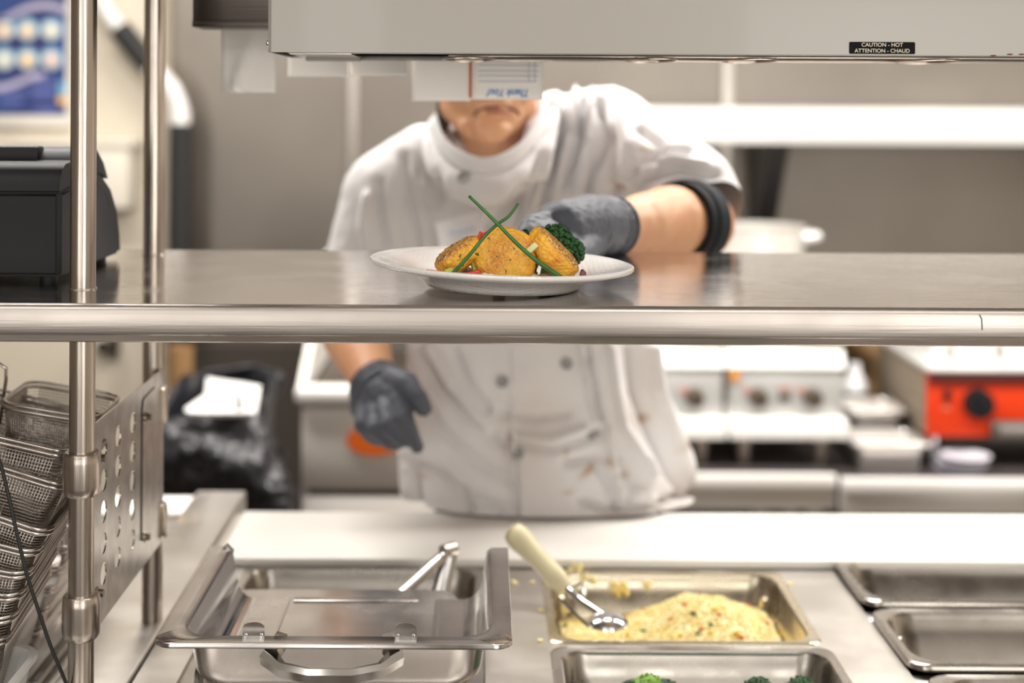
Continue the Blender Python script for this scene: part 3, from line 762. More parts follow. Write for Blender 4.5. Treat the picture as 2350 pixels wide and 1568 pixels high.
bmesh.ops.subdivide_edges(g.bm, edges=g.bm.edges, cuts=3)
me = remesh(g, .004, 2)
VL = vlist(me)
for v in VL:
    if v.co.z > ZC-.07: v.co.z += .010*nz(v.co, 30)+.004*nz(v.co, 90)
vput(me, VL)
tag(obj('broccoli_heap', me, BROC, hard=0), 'mass of chopped broccoli filling the bottom of the front pan', 'broccoli', kind='stuff')

# ------------------------------------------------------------------ pass shelf
ZS = 1.54-.186
sx0, sx1 = -1.15, 1.35
shf = thing('pass_shelf', 'brushed stainless pass shelf with a rolled front edge, holding the plated food', 'shelf', (0, 1.55, ZS))
top = [(1.318, ZS), (1.801, ZS), (1.803, ZS-.03), (1.800, ZS-.03), (1.798, ZS-.004), (1.322, ZS-.004)]
obj('top_sheet', G().prism([(0, y, z) for y, z in top], (sx0, 0, 0), (sx1, 0, 0)), SHELFM, shf, hard=25)
pr = [(1.320, ZS-.0002), (1.3145, ZS-.0008), (1.311, ZS-.0028), (1.3098, ZS-.006), (1.3095, ZS-.025), (1.3102, ZS-.0275), (1.3125, ZS-.0290), (1.3160, ZS-.0345), (1.3180, ZS-.036), (1.3300, ZS-.036), (1.3300, ZS-.0345), (1.322, ZS-.0335), (1.314, ZS-.027), (1.3125, ZS-.004)]
obj('front_edge', G().prism([(0, y, z) for y, z in pr], (sx0, 0, 0), (sx1, 0, 0)), mat('edge_steel', (.47, .43, .40), .38, 1, brushed=(0, 500, .35), rvar=(8, .06)), shf, hard=40)
obj('under_channel', G().box(sx0+.02, sx1-.02, 1.52, 1.60, ZS-.025, ZS-.004), SHELFM, shf)
p = P(2253, 740, 1.3095)
obj('scratch', G().tube([p+Vector((-.002, -.0002, .007)), p+Vector((0, -.0002, .003)), p+Vector((.0005, -.0002, -.007))], .0005, 6), mat('scratch_dark', (.05, .04, .04), .6), shf)

# posts, with collars
def post(x, y, zl, label, gl):
    t = thing('shelf_post', label, 'post', (x, y, zl))
    obj('tube', G().cyl((x, y, zl), (x, y, 1.80), .0127, seg=40), TUBEM, t, hard=50)
    obj('shelf_ring', G().lathe([(.0128, ZS-.0004), (.0142, ZS-.0004), (.0138, ZS+.0012), (.0128, ZS+.0014)], (x, y, 0), 40), TUBEM, t)
    for zc in gl:
        obj('collar', G().lathe([(.0128, zc-.0215), (.0160, zc-.0215), (.0182, zc-.018), (.0186, zc-.012), (.0186, zc+.012), (.0180, zc+.020), (.0165, zc+.0222), (.0128, zc+.0222)], (x, y, 0), 40), TUBEM, t, hard=50)
    return t
fx = P(188, 1087, 1.423).x; rx = P(351, 932, 1.749).x
zc1 = P(188, 1087, 1.423).z; zc2 = P(188, 1415, 1.423).z
fp = post(fx, 1.423, ZC-.006, 'front left steel post of the pass shelf, running past the printer', (zc1, zc2))
rp = post(rx, 1.749, ZC-.006, 'rear left steel post of the pass shelf, behind the perforated plate', (zc1, zc2))
for (yy, lab) in ((1.423, 'front'), (1.749, 'rear')): pass
post(1.22, 1.423, ZC-.02, 'front steel post at the far right end of the pass shelf', ())
post(1.22, 1.749, ZC-.02, 'rear steel post at the far right end of the pass shelf', ())
# overhead shelf (above the frame)
obj_ = tag(obj('overhead_shelf', G().box(sx0, sx1, 1.36, 1.80, 1.80, 1.83, .004), SHELFM), 'upper steel shelf carried by the posts above the heat lamp housing', 'shelf')

# perforated plate between the posts
pl = thing('perforated_plate', 'scratched stainless plate with round holes bolted between the two left posts', 'plate', (-.396, 1.58, 1.0))
ys_ = [1.448, 1.505, 1.565, 1.628]; zc_ = [1.050, 1.0825, 1.115, 1.1475, 1.180]
xp = -.3965
g = G(); bm = g.bm
def cell(y0, y1, z0, z1, hole=None):
    for x in (xp, xp+.0016):
        if hole is None:
            bm.faces.new([bm.verts.new((x, y, z)) for y, z in ((y0, z0), (y1, z0), (y1, z1), (y0, z1))])
        else:
            hy, hz, hr = hole; n = 24
            ring = []; out = []
            for k in range(n):
                a = 2*math.pi*k/n+math.pi/4; cy, sz = math.cos(a), math.sin(a); m_ = max(abs(cy), abs(sz))
                ring.append(bm.verts.new((x, hy+hr*cy, hz+hr*sz)))
                oy = (y1-hy) if cy > 0 else (hy-y0); oz = (z1-hz) if sz > 0 else (hz-z0)
                out.append(bm.verts.new((x, hy+oy*cy/m_, hz+oz*sz/m_)))
            for k in range(n): bm.faces.new((ring[k], ring[(k+1) % n], out[(k+1) % n], out[k]))
    if hole is not None:
        hy, hz, hr = hole; n = 24
        a_ = [[Vector((x, hy+hr*math.cos(2*math.pi*k/n), hz+hr*math.sin(2*math.pi*k/n))) for k in range(n)] for x in (xp, xp+.0016)]
        g.loft(a_, False, False)
yc = [1.478, 1.535, 1.598]; yb = [1.435, 1.5065, 1.5665, 1.6265]; zbnd = [1.0335, 1.06625, 1.09875, 1.13125, 1.16375, 1.1965]
for i in range(3):
    for j in range(5): cell(yb[i], yb[i+1], zbnd[j], zbnd[j+1], (yc[i], zc_[j], .0117))
cell(1.435, 1.6265, 1.002, 1.0335); cell(1.435, 1.6265, 1.1965, 1.214); cell(1.6265, 1.742, 1.002, 1.214)
for (ya, za, yb_, zb_) in ((1.435, 1.002, 1.742, 1.002), (1.435, 1.214, 1.742, 1.214)):
    bm.faces.new([bm.verts.new(v) for v in ((xp, ya, za), (xp, yb_, zb_), (xp+.0016, yb_, zb_), (xp+.0016, ya, za))])
obj('sheet', g, PLATEM, pl)
lp = [(1.655, 1.198), (1.645, 1.196), (1.640, 1.186), (1.640, 1.035)]
obj('joint_line', G().tube([(xp+.002, y, z) for y, z in [(1.70, 1.200)]+lp], .0009, 6), mat('scratch_dark', (0, 0, 0)), pl)
for py, px, yy in ((1052, 233, 1.46), (1362, 228, 1.455), (958, 325, 1.66), (1232, 323, 1.66)):
    c = P(px, py, yy)
    b_ = obj('bolt', G().cyl((xp, yy, c.z), (xp+.008, yy, c.z), .0048, .0040, 16), mat('bolt_dark', (.30, .26, .23), .25, 1), pl)
    obj('washer', G().cyl((xp+.001, yy, c.z), (xp+.003, yy, c.z), .0068, seg=20), TUBEM, b_)

# ------------------------------------------------------------------ heat lamp housing
hx0 = P(618, 100, 1.45).x; zb = P(1115, 122, 1.45).z
ht = thing('heat_lamp', 'long grey enamelled heat lamp housing with a hot caution sticker', 'heat lamp', ((hx0+.95)/2, 1.53, 1.80))
prf = [(1.450, zb), (1.450, 1.655), (1.458, 1.735), (1.62, 1.735), (1.62, zb), (1.617, zb), (1.617, 1.73), (1.46, 1.73), (1.453, 1.655), (1.453, zb)]
obj('shell', G().prism([(0, y, z) for y, z in prf], (hx0, 0, 0), (1.0, 0, 0)), PAINT, ht, hard=25)
obj('bottom_flange', G().box(hx0+.018, 1.0, 1.4535, 1.470, zb-.0005, zb+.0015), PAINT, ht)
for s, xx in ((0, hx0), (1, .999)):
    obj('end_plate', G().box(xx-.001, xx+.0015, 1.449, 1.62, zb, 1.735), DARKST if not s else PAINT, ht)
obj('reflector', G().prism([(0, 1.471, zb+.001), (0, 1.50, zb+.03), (0, 1.56, zb+.03), (0, 1.615, zb+.002), (0, 1.615, zb+.004), (0, 1.56, zb+.033), (0, 1.50, zb+.033), (0, 1.471, zb+.003)], (hx0+.07, 0, 0), (.99, 0, 0)), mat('reflector_dull', (.20, .18, .165), .5, 1), ht)
obj('rear_flange', G().box(hx0+.018, .99, 1.606, 1.622, zb-.0028, zb+.0005), DARKST, ht)
obj('end_cover', G().box(hx0+.018, hx0+.082, 1.47, 1.60, zb-.0012, zb+.001), LIDM, ht)
obj('dark_slot', G().box(hx0+.02, hx0+.080, 1.585, 1.60, zb-.0045, zb-.001), DARKST, ht)
obj('heater_rod', G().cyl((hx0+.03, 1.53, zb+.014), (.98, 1.53, zb+.014), .005), CH, ht)
mat('rail_guard', (.33, .29, .25), .35, 1)
for px in (1075, 1500, 1735, 2150):
    c = P(px, 130, 1.50)
    lp = []
    Lh = .028
    for k in range(20):
        a = 2*math.pi*k/20; lp.append((c.x+Lh*math.cos(a), 1.535+.062*math.sin(a), zb-.0035))
    gd = obj('wire_guard', G().tube(lp, .0011, 6, closed=True), MATS['rail_guard'], ht)
obj('guard_rail', G().tube([(P(1030, 130, 1.5).x, 1.585, zb-.0025), (.98, 1.585, zb-.0025)], .0011, 6), MATS['rail_guard'], ht)
obj('guard_rail', G().tube([(P(1030, 130, 1.5).x, 1.49, zb-.0015), (.98, 1.49, zb-.0015)], .0009, 6), MATS['rail_guard'], ht)
c = P(615, 100, 1.46)
obj('end_screw', G().ico((hx0-.002, 1.458, c.z), .0035, 2, (.8, 1, 1)), CH, ht)
for bx in (hx0+.1, .8):
    obj('hanger', G().box(bx-.015, bx+.015, 1.50, 1.58, 1.735, 1.80, .002), DARKST, ht)
# caution sticker
a = P(1949, 96, 1.4495); b = P(2100, 124, 1.4495)
cx, cz_ = (a.x+b.x)/2, (a.z+b.z)/2
st = obj('caution_sticker', G().loft([[Vector((p.x, 1.4497-.0003*k, p.y)) for p in rrect(cx, cz_, 0, b.x-a.x, a.z-b.z, .0014)] for k in (0, 1)]), mat('sticker_black', (.006, .006, .006), .7, spec=.15), ht)
st['label'] = 'black caution sticker with two lines of cream capitals'
CT = mat('sticker_cream', (.72, .64, .50), .5)
def text(s, size, cx, y, cz, m, parent, name='lettering', rot=0, off=0, sx=1, shear=0):
    cu = bpy.data.curves.new('t', 'FONT'); cu.body = s; cu.size = size; cu.align_x = 'CENTER'; cu.align_y = 'CENTER'
    cu.extrude = .00008; cu.offset = off; cu.shear = shear
    o = bpy.data.objects.new('t', cu); COL.objects.link(o)
    dg = bpy.context.evaluated_depsgraph_get(); me = bpy.data.meshes.new_from_object(o.evaluated_get(dg)); bpy.data.objects.remove(o)
    M = Matrix.Translation((cx, y, cz)) @ Matrix.Rotation(rot, 4, 'Y') @ Matrix.Rotation(R(90), 4, 'X') @ Matrix.Diagonal((sx, 1, 1, 1))
    me.transform(M); me.materials.clear(); me.materials.append(m)
    o = bpy.data.objects.new(name, me); COL.objects.link(o); o.parent = parent; o.matrix_parent_inverse = PINV(parent)
    return o
text('CAUTION - HOT', .0056, cx, 1.4492, cz_+.0030, CT, st, off=.00004, sx=1.0)
text('ATTENTION - CHAUD', .0056, cx, 1.4492, cz_-.0031, CT, st, off=.00004, sx=1.0)
for px, py in ((2280, 130), (2318, 127), (2345, 127)):
    c = P(px, py, 1.4495); obj('rust_mark', G().ico((c.x, 1.45, c.z+.001), .0025, 1, (1.6, .1, .4)), mat('rust', (.18, .06, .03), .8), ht)

# ticket rail and tickets
zr = P(500, 58, 1.60).z
tr = thing('ticket_rail', 'dark steel rail behind the heat lamp with order tickets hanging from it', 'rail', (.3, 1.66, 1.80))
obj('channel', G().box(P(442, 30, 1.64).x, .95, 1.64, 1.70, zr, 1.80, .001), mat('rail_brown', (.115, .10, .09), .32, 1, brushed=(0, 300, .4)), tr)
obj('lower_fold', G().box(P(442, 30, 1.64).x, .95, 1.637, 1.64, zr, zr+.007, .0008), MATS['rail_brown'], tr)
def ticket(px0, px1, pyb, y, label, curl=0, skew=0, fold=None, bulge=0.0):
    nx, nz_ = 10, 14; rows = []
    g = G(); ztop = zr+.004
    for k in (0, 1):
        rs = []
        for j in range(nz_+1):
            t = j/nz_; row = []
            for i in range(nx+1):
                s = i/nx
                p = P(px0+(px1-px0)*s+skew*t, pyb, y); zb_ = p.z
                yy = y+curl*(t**2)*(.5-s)+bulge*math.sin(math.pi*s)*t
                if fold and t > .15:
                    d = (s-(fold[0]+(fold[1]-fold[0])*t)); yy += -.016*math.exp(-(d/.07)**2)*t
                row.append(g.bm.verts.new((p.x, yy+k*.00025, ztop+(zb_-ztop)*t)))
            rs.append(row)
        rows.append(rs)
    for rs in rows:
        for j in range(nz_):
            for i in range(nx): g.bm.faces.new((rs[j][i], rs[j][i+1], rs[j+1][i+1], rs[j+1][i]))
    a, b = rows
    for j in range(nz_):
        g.bm.faces.new((a[j][0], a[j+1][0], b[j+1][0], b[j][0])); g.bm.faces.new((a[j][nx], b[j][nx], b[j+1][nx], a[j+1][nx]))
    for i in range(nx): g.bm.faces.new((a[nz_][i], a[nz_][i+1], b[nz_][i+1], b[nz_][i]))
    return tag(obj('order_ticket', g, mat('ticket_thin', (.93, .90, .86), .7, bump=(50, .3, .001)), hard=0), label, 'paper', 'order tickets on the rail')
ticket(507, 634, 213, 1.703, 'creased blank order ticket, leftmost on the rail', fold=(.60, .22), curl=.01)
ticket(660, 798, 176, 1.712, 'short blank order ticket, second from the left on the rail', bulge=.004)
ticket(800, 934, 174, 1.706, 'short order ticket with a curled corner, third from the left', curl=.03)
ticket(944, 1080, 232, 1.706, 'long blank order ticket just left of the printed one', bulge=.005)
tk = ticket(1079, 1246, 229, 1.705, 'order ticket with blue ruled lines and upside-down thank-you script', bulge=0)
for py in (136, 150, 163, 174, 187):
    a = P(1098, py, 1.7035); b = P(1236 if py < 185 else 1230, py, 1.7035)
    obj('ruled_line', G().box(a.x, b.x, 1.7042, 1.7048, a.z-.0004, a.z+.0004), INKL, tk)
for px in (1214, 1228):
    a = P(px, 132, 1.7035); b = P(px, 187, 1.7035)
    obj('ruled_line', G().box(a.x-.0003, a.x+.0003, 1.7042, 1.7048, b.z, a.z), INKL, tk)
p = P(1168, 213, 1.7035)
text('Thank You!', .0125, p.x, 1.7045, p.z, INK, tk, rot=math.pi, off=.0003, shear=.4, sx=.85)
edge = P(1079, 180, 1.7035)
obj('red_edge', G().box(edge.x-.0012, edge.x+.0018, 1.7038, 1.7056, P(1079, 224, 1.7).z, zr, .0003), mat('edge_red', (.52, .13, .05), .6), tk)

# ------------------------------------------------------------------ printer
xc = -.437
prn = thing('ticket_printer', 'black ticket printer standing on the left end of the pass shelf', 'printer', (xc-.1, 1.59, ZS))
side = [(1.466, .006), (1.466, .095), (1.470, .108), (1.480, .119), (1.498, .124), (1.52, .126), (1.56, .136), (1.60, .135), (1.635, .117), (1.665, .090), (1.69, .060), (1.703, .030), (1.708, .006)]
bodyp = [(1.466, .006), (1.466, .093), (1.55, .103), (1.62, .106), (1.66, .088), (1.69, .060), (1.703, .030), (1.708, .006)]
g = G().prism([(0, y, ZS+z) for y, z in bodyp], (xc-.20, 0, 0), (xc, 0, 0))
bmesh.ops.recalc_face_normals(g.bm, faces=g.bm.faces)
bmesh.ops.bevel(g.bm, geom=[e for e in g.bm.edges if len(e.link_faces) == 2 and e.calc_face_angle(0) > .8], offset=.004, segments=3, affect='EDGES')
obj('body', g, BLACK, prn, hard=40)
lidp = [(1.4645, .0945), (1.466, .104), (1.472, .115), (1.484, .1215), (1.505, .1235), (1.525, .124), (1.535, .133), (1.56, .1375), (1.60, .135), (1.633, .117), (1.652, .098), (1.62, .1065), (1.55, .1045)]
g = G().prism([(0, y, ZS+z) for y, z in lidp], (xc-.20, 0, 0), (xc-.0015, 0, 0))
bmesh.ops.recalc_face_normals(g.bm, faces=g.bm.faces)
obj('top_cover', g, BLACK, prn, hard=40)
obj('paper_slot', G().box(xc-.20, xc-.042, 1.522, 1.545, ZS+.122, ZS+.139, .003), BLACK, prn)
obj('side_seam', G().tube([(xc+.0002, 1.60, ZS+.097), (xc+.0002, 1.635, ZS+.085), (xc+.0002, 1.655, ZS+.066)], .0008, 6), RUBBER, prn)
obj('corner_trim', G().box(xc-.006, xc+.0008, 1.464, 1.470, ZS+.008, ZS+.092, .002), BLACK, prn)
for fx_, fy_ in ((xc-.02, 1.49), (xc-.02, 1.68), (xc-.18, 1.49), (xc-.18, 1.68)): obj('foot', G().cyl((fx_, fy_, ZS), (fx_, fy_, ZS+.007), .009), RUBBER, prn)

# ------------------------------------------------------------------ wire baskets
def basket(w, d, h, pitch, taper, label, group, handle=False):
    """origin at the front right corner of the rim; extends to -x and +y"""
    t = thing('fry_basket', label, 'basket', (0, 0, 0), group)
    cx, cy = -w/2, d/2
    obj('rim', G().tube(rrect(cx, cy, 0, w, d, .018, 5), .0019, 8, closed=True).tube(rrect(cx, cy, -.0052, w, d, .018, 5), .0019, 8, closed=True), WIREM, t, hard=0)
    g = G(); wr = .00055
    def lim(tz): k = taper*tz; return w/2-k-.002, d/2-k-.002
    n = int(w/pitch)
    for i in range(1, n):
        s = -1+2*i/n
        a = []
        for sy in (-1, 1):
            seq = [(0, 0), (.5, 1), (.9, 1), (1, 2)] if sy == -1 else [(1, 2), (.9, 1), (.5, 1), (0, 0)]
            for tz, kk in seq:
                lx_, ly_ = lim(tz); inn = .012 if kk == 2 else 0
                a.append((cx+s*(lx_-.008), cy+sy*(ly_-inn), -h*tz-.003))
        g.tube(a, wr, 3)
    n = int(d/pitch)
    for i in range(1, n):
        s = -1+2*i/n
        a = []
        for sx in (-1, 1):
            seq = [(0, 0), (.5, 1), (.9, 1), (1, 2)] if sx == -1 else [(1, 2), (.9, 1), (.5, 1), (0, 0)]
            for tz, kk in seq:
                lx_, ly_ = lim(tz); inn = .012 if kk == 2 else 0
                a.append((cx+sx*(lx_-inn), cy+s*(ly_-.008), -h*tz-.003))
        g.tube(a, wr, 3)
    m_ = int(h/pitch)
    for j in range(1, m_):
        tz = j/m_; lx_, ly_ = lim(tz)
        g.tube(rrect(cx, cy, -h*tz-.003, lx_*2, ly_*2, .016, 4), wr, 3, closed=True)
    obj('wire_mesh', g, WIREM, t, hard=0)
    for s in (-.45, .45):
        lx_, ly_ = lim(1)
        obj('support_wire', G().tube([(cx+s*lx_, cy-ly_-.001+taper, -.003), (cx+s*lx_, cy-ly_-.001, -h*.9), (cx+s*lx_, cy-ly_+.02, -h-.004), (cx+s*lx_, cy+ly_-.02, -h-.004), (cx+s*lx_, cy+ly_+.001, -h*.9)], .0012, 6), WIREM, t, hard=0)
    if handle:
        obj('hook', G().tube([(-w-.002, .02, -.03), (-w-.002, .02, .02), (-w-.003, .018, .033), (-w-.012, .016, .038), (-w-.022, .016, .033), (-w-.024, .018, -.03)], .0019, 8), WIREM, t, hard=0)
    return t
b1 = basket(.108, .098, .070, .0033, .010, 'small empty fry basket standing on top of the basket stack', None, True)
p = P(222, 962, 1.535); b1.location = p; b1.rotation_euler = (R(3), R(9), R(-1))
b2 = basket(.19, .16, .075, .0036, .014, 'fry basket directly below the small top basket', 'wire fry baskets stacked beside the front post')
def place(o, px, py, y, roll, pitch, yaw=0):
    o.location = P(px, py, y); o.rotation_euler = (R(pitch), R(roll), R(yaw))
place(b2, 157, 1041, 1.445, 13, 1)
stack = [(150, 1118, 1.435, 17, 7, 'fry basket third from the top of the nearer stack'), (112, 1226, 1.425, 19, 13, 'fry basket fourth from the top of the nearer stack'), (84, 1272, 1.425, 14, 12, 'fry basket fifth from the top of the nearer stack'),
         (62, 1322, 1.425, 10, 12, 'fry basket sixth from the top of the nearer stack'), (44, 1372, 1.425, 8, 12, 'fry basket third from the bottom of the nearer stack'), (26, 1424, 1.425, 6, 11, 'fry basket second from the bottom of the nearer stack'),
         (10, 1476, 1.425, 4, 10, 'bottom fry basket of the nearer stack')]
for px, py, y, ro, pi_, lab in stack:
    c = copy_tree(b2); c['label'] = lab; place(c, px, py, y, ro, pi_)
back = [(158, 1215, 1.66, 8, 2, 'top fry basket of the rear stack behind the post'), (152, 1262, 1.655, 8, 2, 'second fry basket from the top of the rear stack'), (136, 1310, 1.65, 7, 2, 'third fry basket from the top of the rear stack'),
        (118, 1358, 1.65, 6, 2, 'third fry basket from the bottom of the rear stack'), (104, 1402, 1.65, 5, 2, 'second fry basket from the bottom of the rear stack'), (92, 1446, 1.65, 4, 1, 'bottom fry basket of the rear stack')]
for px, py, y, ro, pi_, lab in back:
    c = copy_tree(b2); c['label'] = lab; c['group'] = 'wire fry baskets in the rear stack'; place(c, px, py, y, ro, pi_)
# steel tray and white container at the lower left
a = P(100, 1530, 1.56)
o = pan('low steel pan under the fry baskets at the lower left', a.x-.09, 1.66, ZC+.008, .18, .26, .022, r=.02, fl=.010)
a = P(40, 1500, 1.40)
tub = tag(obj('white_tub', G().loft([rrect(0, 0, 0, .15, .15, .03), rrect(0, 0, .06, .175, .175, .035), rrect(0, 0, .063, .185, .185, .035), rrect(0, 0, .068, .185, .185, .035), rrect(0, 0, .068, .172, .172, .033), rrect(0, 0, .006, .146, .146, .03)]), mat('tub_white', (.66, .66, .64), .3), hard=50), 'white plastic tub at the lower left corner in front of the baskets', 'tub')
tub.location = (a.x-.0925, 1.40+.0, ZC+.001); 
# cable
cp = [(-60, 985, 1.40), (-20, 1020, 1.392), (0, 1062, 1.388), (20, 1140, 1.385), (40, 1230, 1.382), (62, 1320, 1.382), (88, 1400, 1.385), (115, 1480, 1.39), (140, 1540, 1.40), (165, 1600, 1.42)]
pts = [P(*c) for c in cp]
sm = []
for i in range(len(pts)-1):
    p0, p1, p2, p3 = pts[max(i-1, 0)], pts[i], pts[i+1], pts[min(i+2, len(pts)-1)]
    for k in range(6):
        t = k/6; sm.append(.5*((2*p1)+(-p0+p2)*t+(2*p0-5*p1+4*p2-p3)*t*t+(-p0+3*p1-3*p2+p3)*t**3))
sm.append(Vector((-.42, 1.46, ZC-.004)))
tag(obj('power_cable', G().tube([Vector((-.60, 1.44, ZS-.02))]+sm, .0019, 8), RUBBER, hard=0), 'thin black cable hanging in front of the fry baskets', 'cable')

# ------------------------------------------------------------------ plate of food
tilt = R(2.0)
PX, PY = P(1150, 640, 1.439).x, 1.439
PM = Matrix.Translation((PX, PY, ZS+.0030)) @ Matrix.Rotation(tilt, 4, 'Y')
pf = [(0, .0018), (.070, .0018), (.0745, 0), (.0775, 0), (.080, .003), (.090, .0095), (.115, .0165), (.1315, .0205), (.1335, .0225), (.1330, .0250), (.1305, .0258), (.118, .0225), (.095, .0155), (.088, .0125), (.082, .0085), (.070, .0070), (0, .0068)]
PLW = mat('white_china', (.86, .84, .82), .12, spec=.6, coat=.3)
# woven texture on the rim
nt = PLW.node_tree; N = nt.nodes; L = nt.links
tc = N.new('ShaderNodeTexCoord'); bps = []
last = None
for ax in (0, 1):
    wv = N.new('ShaderNodeTexWave'); wv.bands_direction = 'XY'[ax]; wv.inputs['Scale'].default_value = 60; wv.inputs['Distortion'].default_value = 3; wv.inputs['Detail'].default_value = 2
    L.new(tc.outputs['Object'], wv.inputs['Vector'])
    bp = N.new('ShaderNodeBump'); bp.inputs['Strength'].default_value = .25; bp.inputs['Distance'].default_value = .0005
    L.new(wv.outputs['Fac'], bp.inputs['Height'])
    if last: L.new(last.outputs['Normal'], bp.inputs['Normal'])
    last = bp
L.new(last.outputs['Normal'], N['Principled BSDF'].inputs['Normal'])
pt = obj('dinner_plate', G().lathe(pf, (0, 0, 0), 96), PLW, hard=60)
pt.matrix_world = PM
tag(pt, 'white china dinner plate with woven rim, set on the pass shelf', 'plate')
def onplate(x, y, h=0): return PM @ Vector((x, y, .007+h))

# golden crumbed patties
def patty_mat():
    m = bpy.data.materials.new('crumbed_patty'); m.use_nodes = True; nt = m.node_tree; N = nt.nodes; L = nt.links; b = N['Principled BSDF']
    tc = N.new('ShaderNodeTexCoord')
    n1 = N.new('ShaderNodeTexNoise'); n1.inputs['Scale'].default_value = 55; n1.inputs['Detail'].default_value = 8
    r1 = N.new('ShaderNodeValToRGB'); e = r1.color_ramp.elements
    e[0].position = .30; e[0].color = (.60, .21, .012, 1); e[1].position = .60; e[1].color = (.84, .45, .045, 1)
    L.new(tc.outputs['Object'], n1.inputs['Vector']); L.new(n1.outputs['Fac'], r1.inputs['Fac'])
    n2 = N.new('ShaderNodeTexNoise'); n2.inputs['Scale'].default_value = 420; n2.inputs['Detail'].default_value = 3
    r2 = N.new('ShaderNodeValToRGB'); e = r2.color_ramp.elements
    e[0].position = .42; e[0].color = (.20, .062, .012, 1); e[1].position = .64; e[1].color = (.78, .50, .20, 1)
    L.new(tc.outputs['Object'], n2.inputs['Vector']); L.new(n2.outputs['Fac'], r2.inputs['Fac'])
    at = N.new('ShaderNodeAttribute'); at.attribute_name = 'crust'
    mx = N.new('ShaderNodeMix'); mx.data_type = 'RGBA'
    L.new(at.outputs['Fac'], mx.inputs['Factor']); L.new(r1.outputs['Color'], mx.inputs[6]); L.new(r2.outputs['Color'], mx.inputs[7])
    # green herb flecks
    vo = N.new('ShaderNodeTexNoise'); vo.inputs['Scale'].default_value = 170; vo.inputs['Detail'].default_value = 1
    r3 = N.new('ShaderNodeValToRGB'); e = r3.color_ramp.elements; e[0].position = .70; e[0].color = (0, 0, 0, 1); e[1].position = .73; e[1].color = (1, 1, 1, 1)
    L.new(tc.outputs['Object'], vo.inputs['Vector']); L.new(vo.outputs['Fac'], r3.inputs['Fac'])
    m2 = N.new('ShaderNodeMix'); m2.data_type = 'RGBA'; m2.inputs[7].default_value = (.10, .13, .02, 1)
    L.new(r3.outputs['Color'], m2.inputs['Factor']); L.new(mx.outputs[2], m2.inputs[6]); L.new(m2.outputs[2], b.inputs['Base Color'])
    b.inputs['Roughness'].default_value = .55; b.inputs['Subsurface Weight'].default_value = .06; b.inputs['Subsurface Scale'].default_value = .003
    bp = N.new('ShaderNodeBump'); bp.inputs['Strength'].default_value = .7; bp.inputs['Distance'].default_value = .0012
    L.new(n2.outputs['Fac'], bp.inputs['Height']); L.new(bp.outputs['Normal'], b.inputs['Normal'])
    return m
PAT = patty_mat()
def patty(c, axis, r, th, label, seed, crust_side=1, spin=0, crust=(.45, .75)):
    axis = Vector(axis).normalized(); q = axis.to_track_quat('Z', 'Y')
    bm = bmesh.new(); bmesh.ops.create_icosphere(bm, subdivisions=6, radius=1)
    cr = bm.verts.layers.float.new('crust')
    for v in bm.verts:
        p = v.co.copy(); rho = math.hypot(p.x, p.y)
        # superellipsoid disc
        a = math.atan2(rho, abs(p.z)); e = 3.6
        k = (abs(math.sin(a))**e+abs(math.cos(a))**e)**(-1/e)
        X = p.x/max(rho, 1e-6)*math.sin(a)*k; Y = p.y/max(rho, 1e-6)*math.sin(a)*k; Z = math.copysign(math.cos(a)*k, p.z)
        l = Vector((X*r, Y*r, Z*th/2))
        nn = .0020*nz(l, 38, seed)+.0014*nz(l, 120, seed)+.0012*nz(l, 420, seed)
        if Z*crust_side > .8: nn += .0016*abs(nz(l, 600, seed+3))
        l += l.normalized()*nn
        v[cr] = min(1, max(0, (Z*crust_side-crust[0])/(crust[1]-crust[0])))*(.75+.6*nz(l, 90, seed+5))
        v.co = Vector(c)+q@l
    me = bpy.data.meshes.new('crumbed_patty'); bm.to_mesh(me); bm.free()
    o = obj('crumbed_patty', me, PAT, hard=0); me.shade_smooth()
    return tag(o, label, 'food')
S = 1.415/F
c1 = P(1160, 592, 1.412)
patty(c1, (-.02, -.93, .34), .0305, .025, 'round golden patty facing the camera in the middle of the plate', 1, 1, crust=(.7, 1.7))
patty(P(1056, 588, 1.425), (-.58, -.03, .82), .0275, .024, 'golden patty on the left with a dark seeded crust on top', 11, 1)
patty(P(1268, 583, 1.425), (.70, -.02, .70), .0305, .025, 'golden patty on the right leaning with crust to the right', 23, 1)
# mash bed
g = G()
for k in range(34):
    a = random.random()*6.28; rr = .05*math.sqrt(random.random())
    g.ico(onplate(rr*math.cos(a)*1.05-.0, rr*math.sin(a)*.8-.004, .004), random.uniform(.006, .010), 2, (1.3, 1.3, .7))
me = remesh(g, .0018, 2)
VL = vlist(me)
for v in VL: v.co += v.normal*nz(v.co, 200)*.0014
vput(me, VL)
tag(obj('mash_bed', me, mat('mash', (.78, .68, .50), .5, sss=.15), hard=0), 'pale mash spread under the three patties', 'mash', kind='stuff')
# heap holding the broccoli up
g = G()
for k in range(30):
    a = random.random()*6.28; rr = .03*math.sqrt(random.random())
    g.ico(onplate(rr*math.cos(a)+.004, .020+rr*math.sin(a)*.6, .006+.016*random.random()), random.uniform(.008, .012), 2)
me = remesh(g, .002, 2)
tag(obj('vegetable_bed', me, mat('veg_bed', (.40, .30, .12), .6, bump=(300, .5)), hard=0), 'cooked vegetables heaped behind the patties', 'vegetables', kind='stuff')
floret('broccoli_floret', P(1272, 566, 1.462), .031, 'dark green broccoli floret behind the right patty', None, BROC, 900, (.25, -.1, 1), .95)
floret('broccoli_floret', P(1208, 548, 1.458), .014, 'small dark broccoli floret between middle and right patties', None, BROC, 300, (-.3, -.2, 1), .9)
tag(obj('broccoli_stalk', G().ico(P(1196, 538, 1.445), .0042, 2, (1, 1, .9)), STEM), 'pale broccoli stalk piece above the middle patty', 'vegetable')
PEP = mat('red_pepper', (.62, .030, .012), .3, bump=(200, .3))
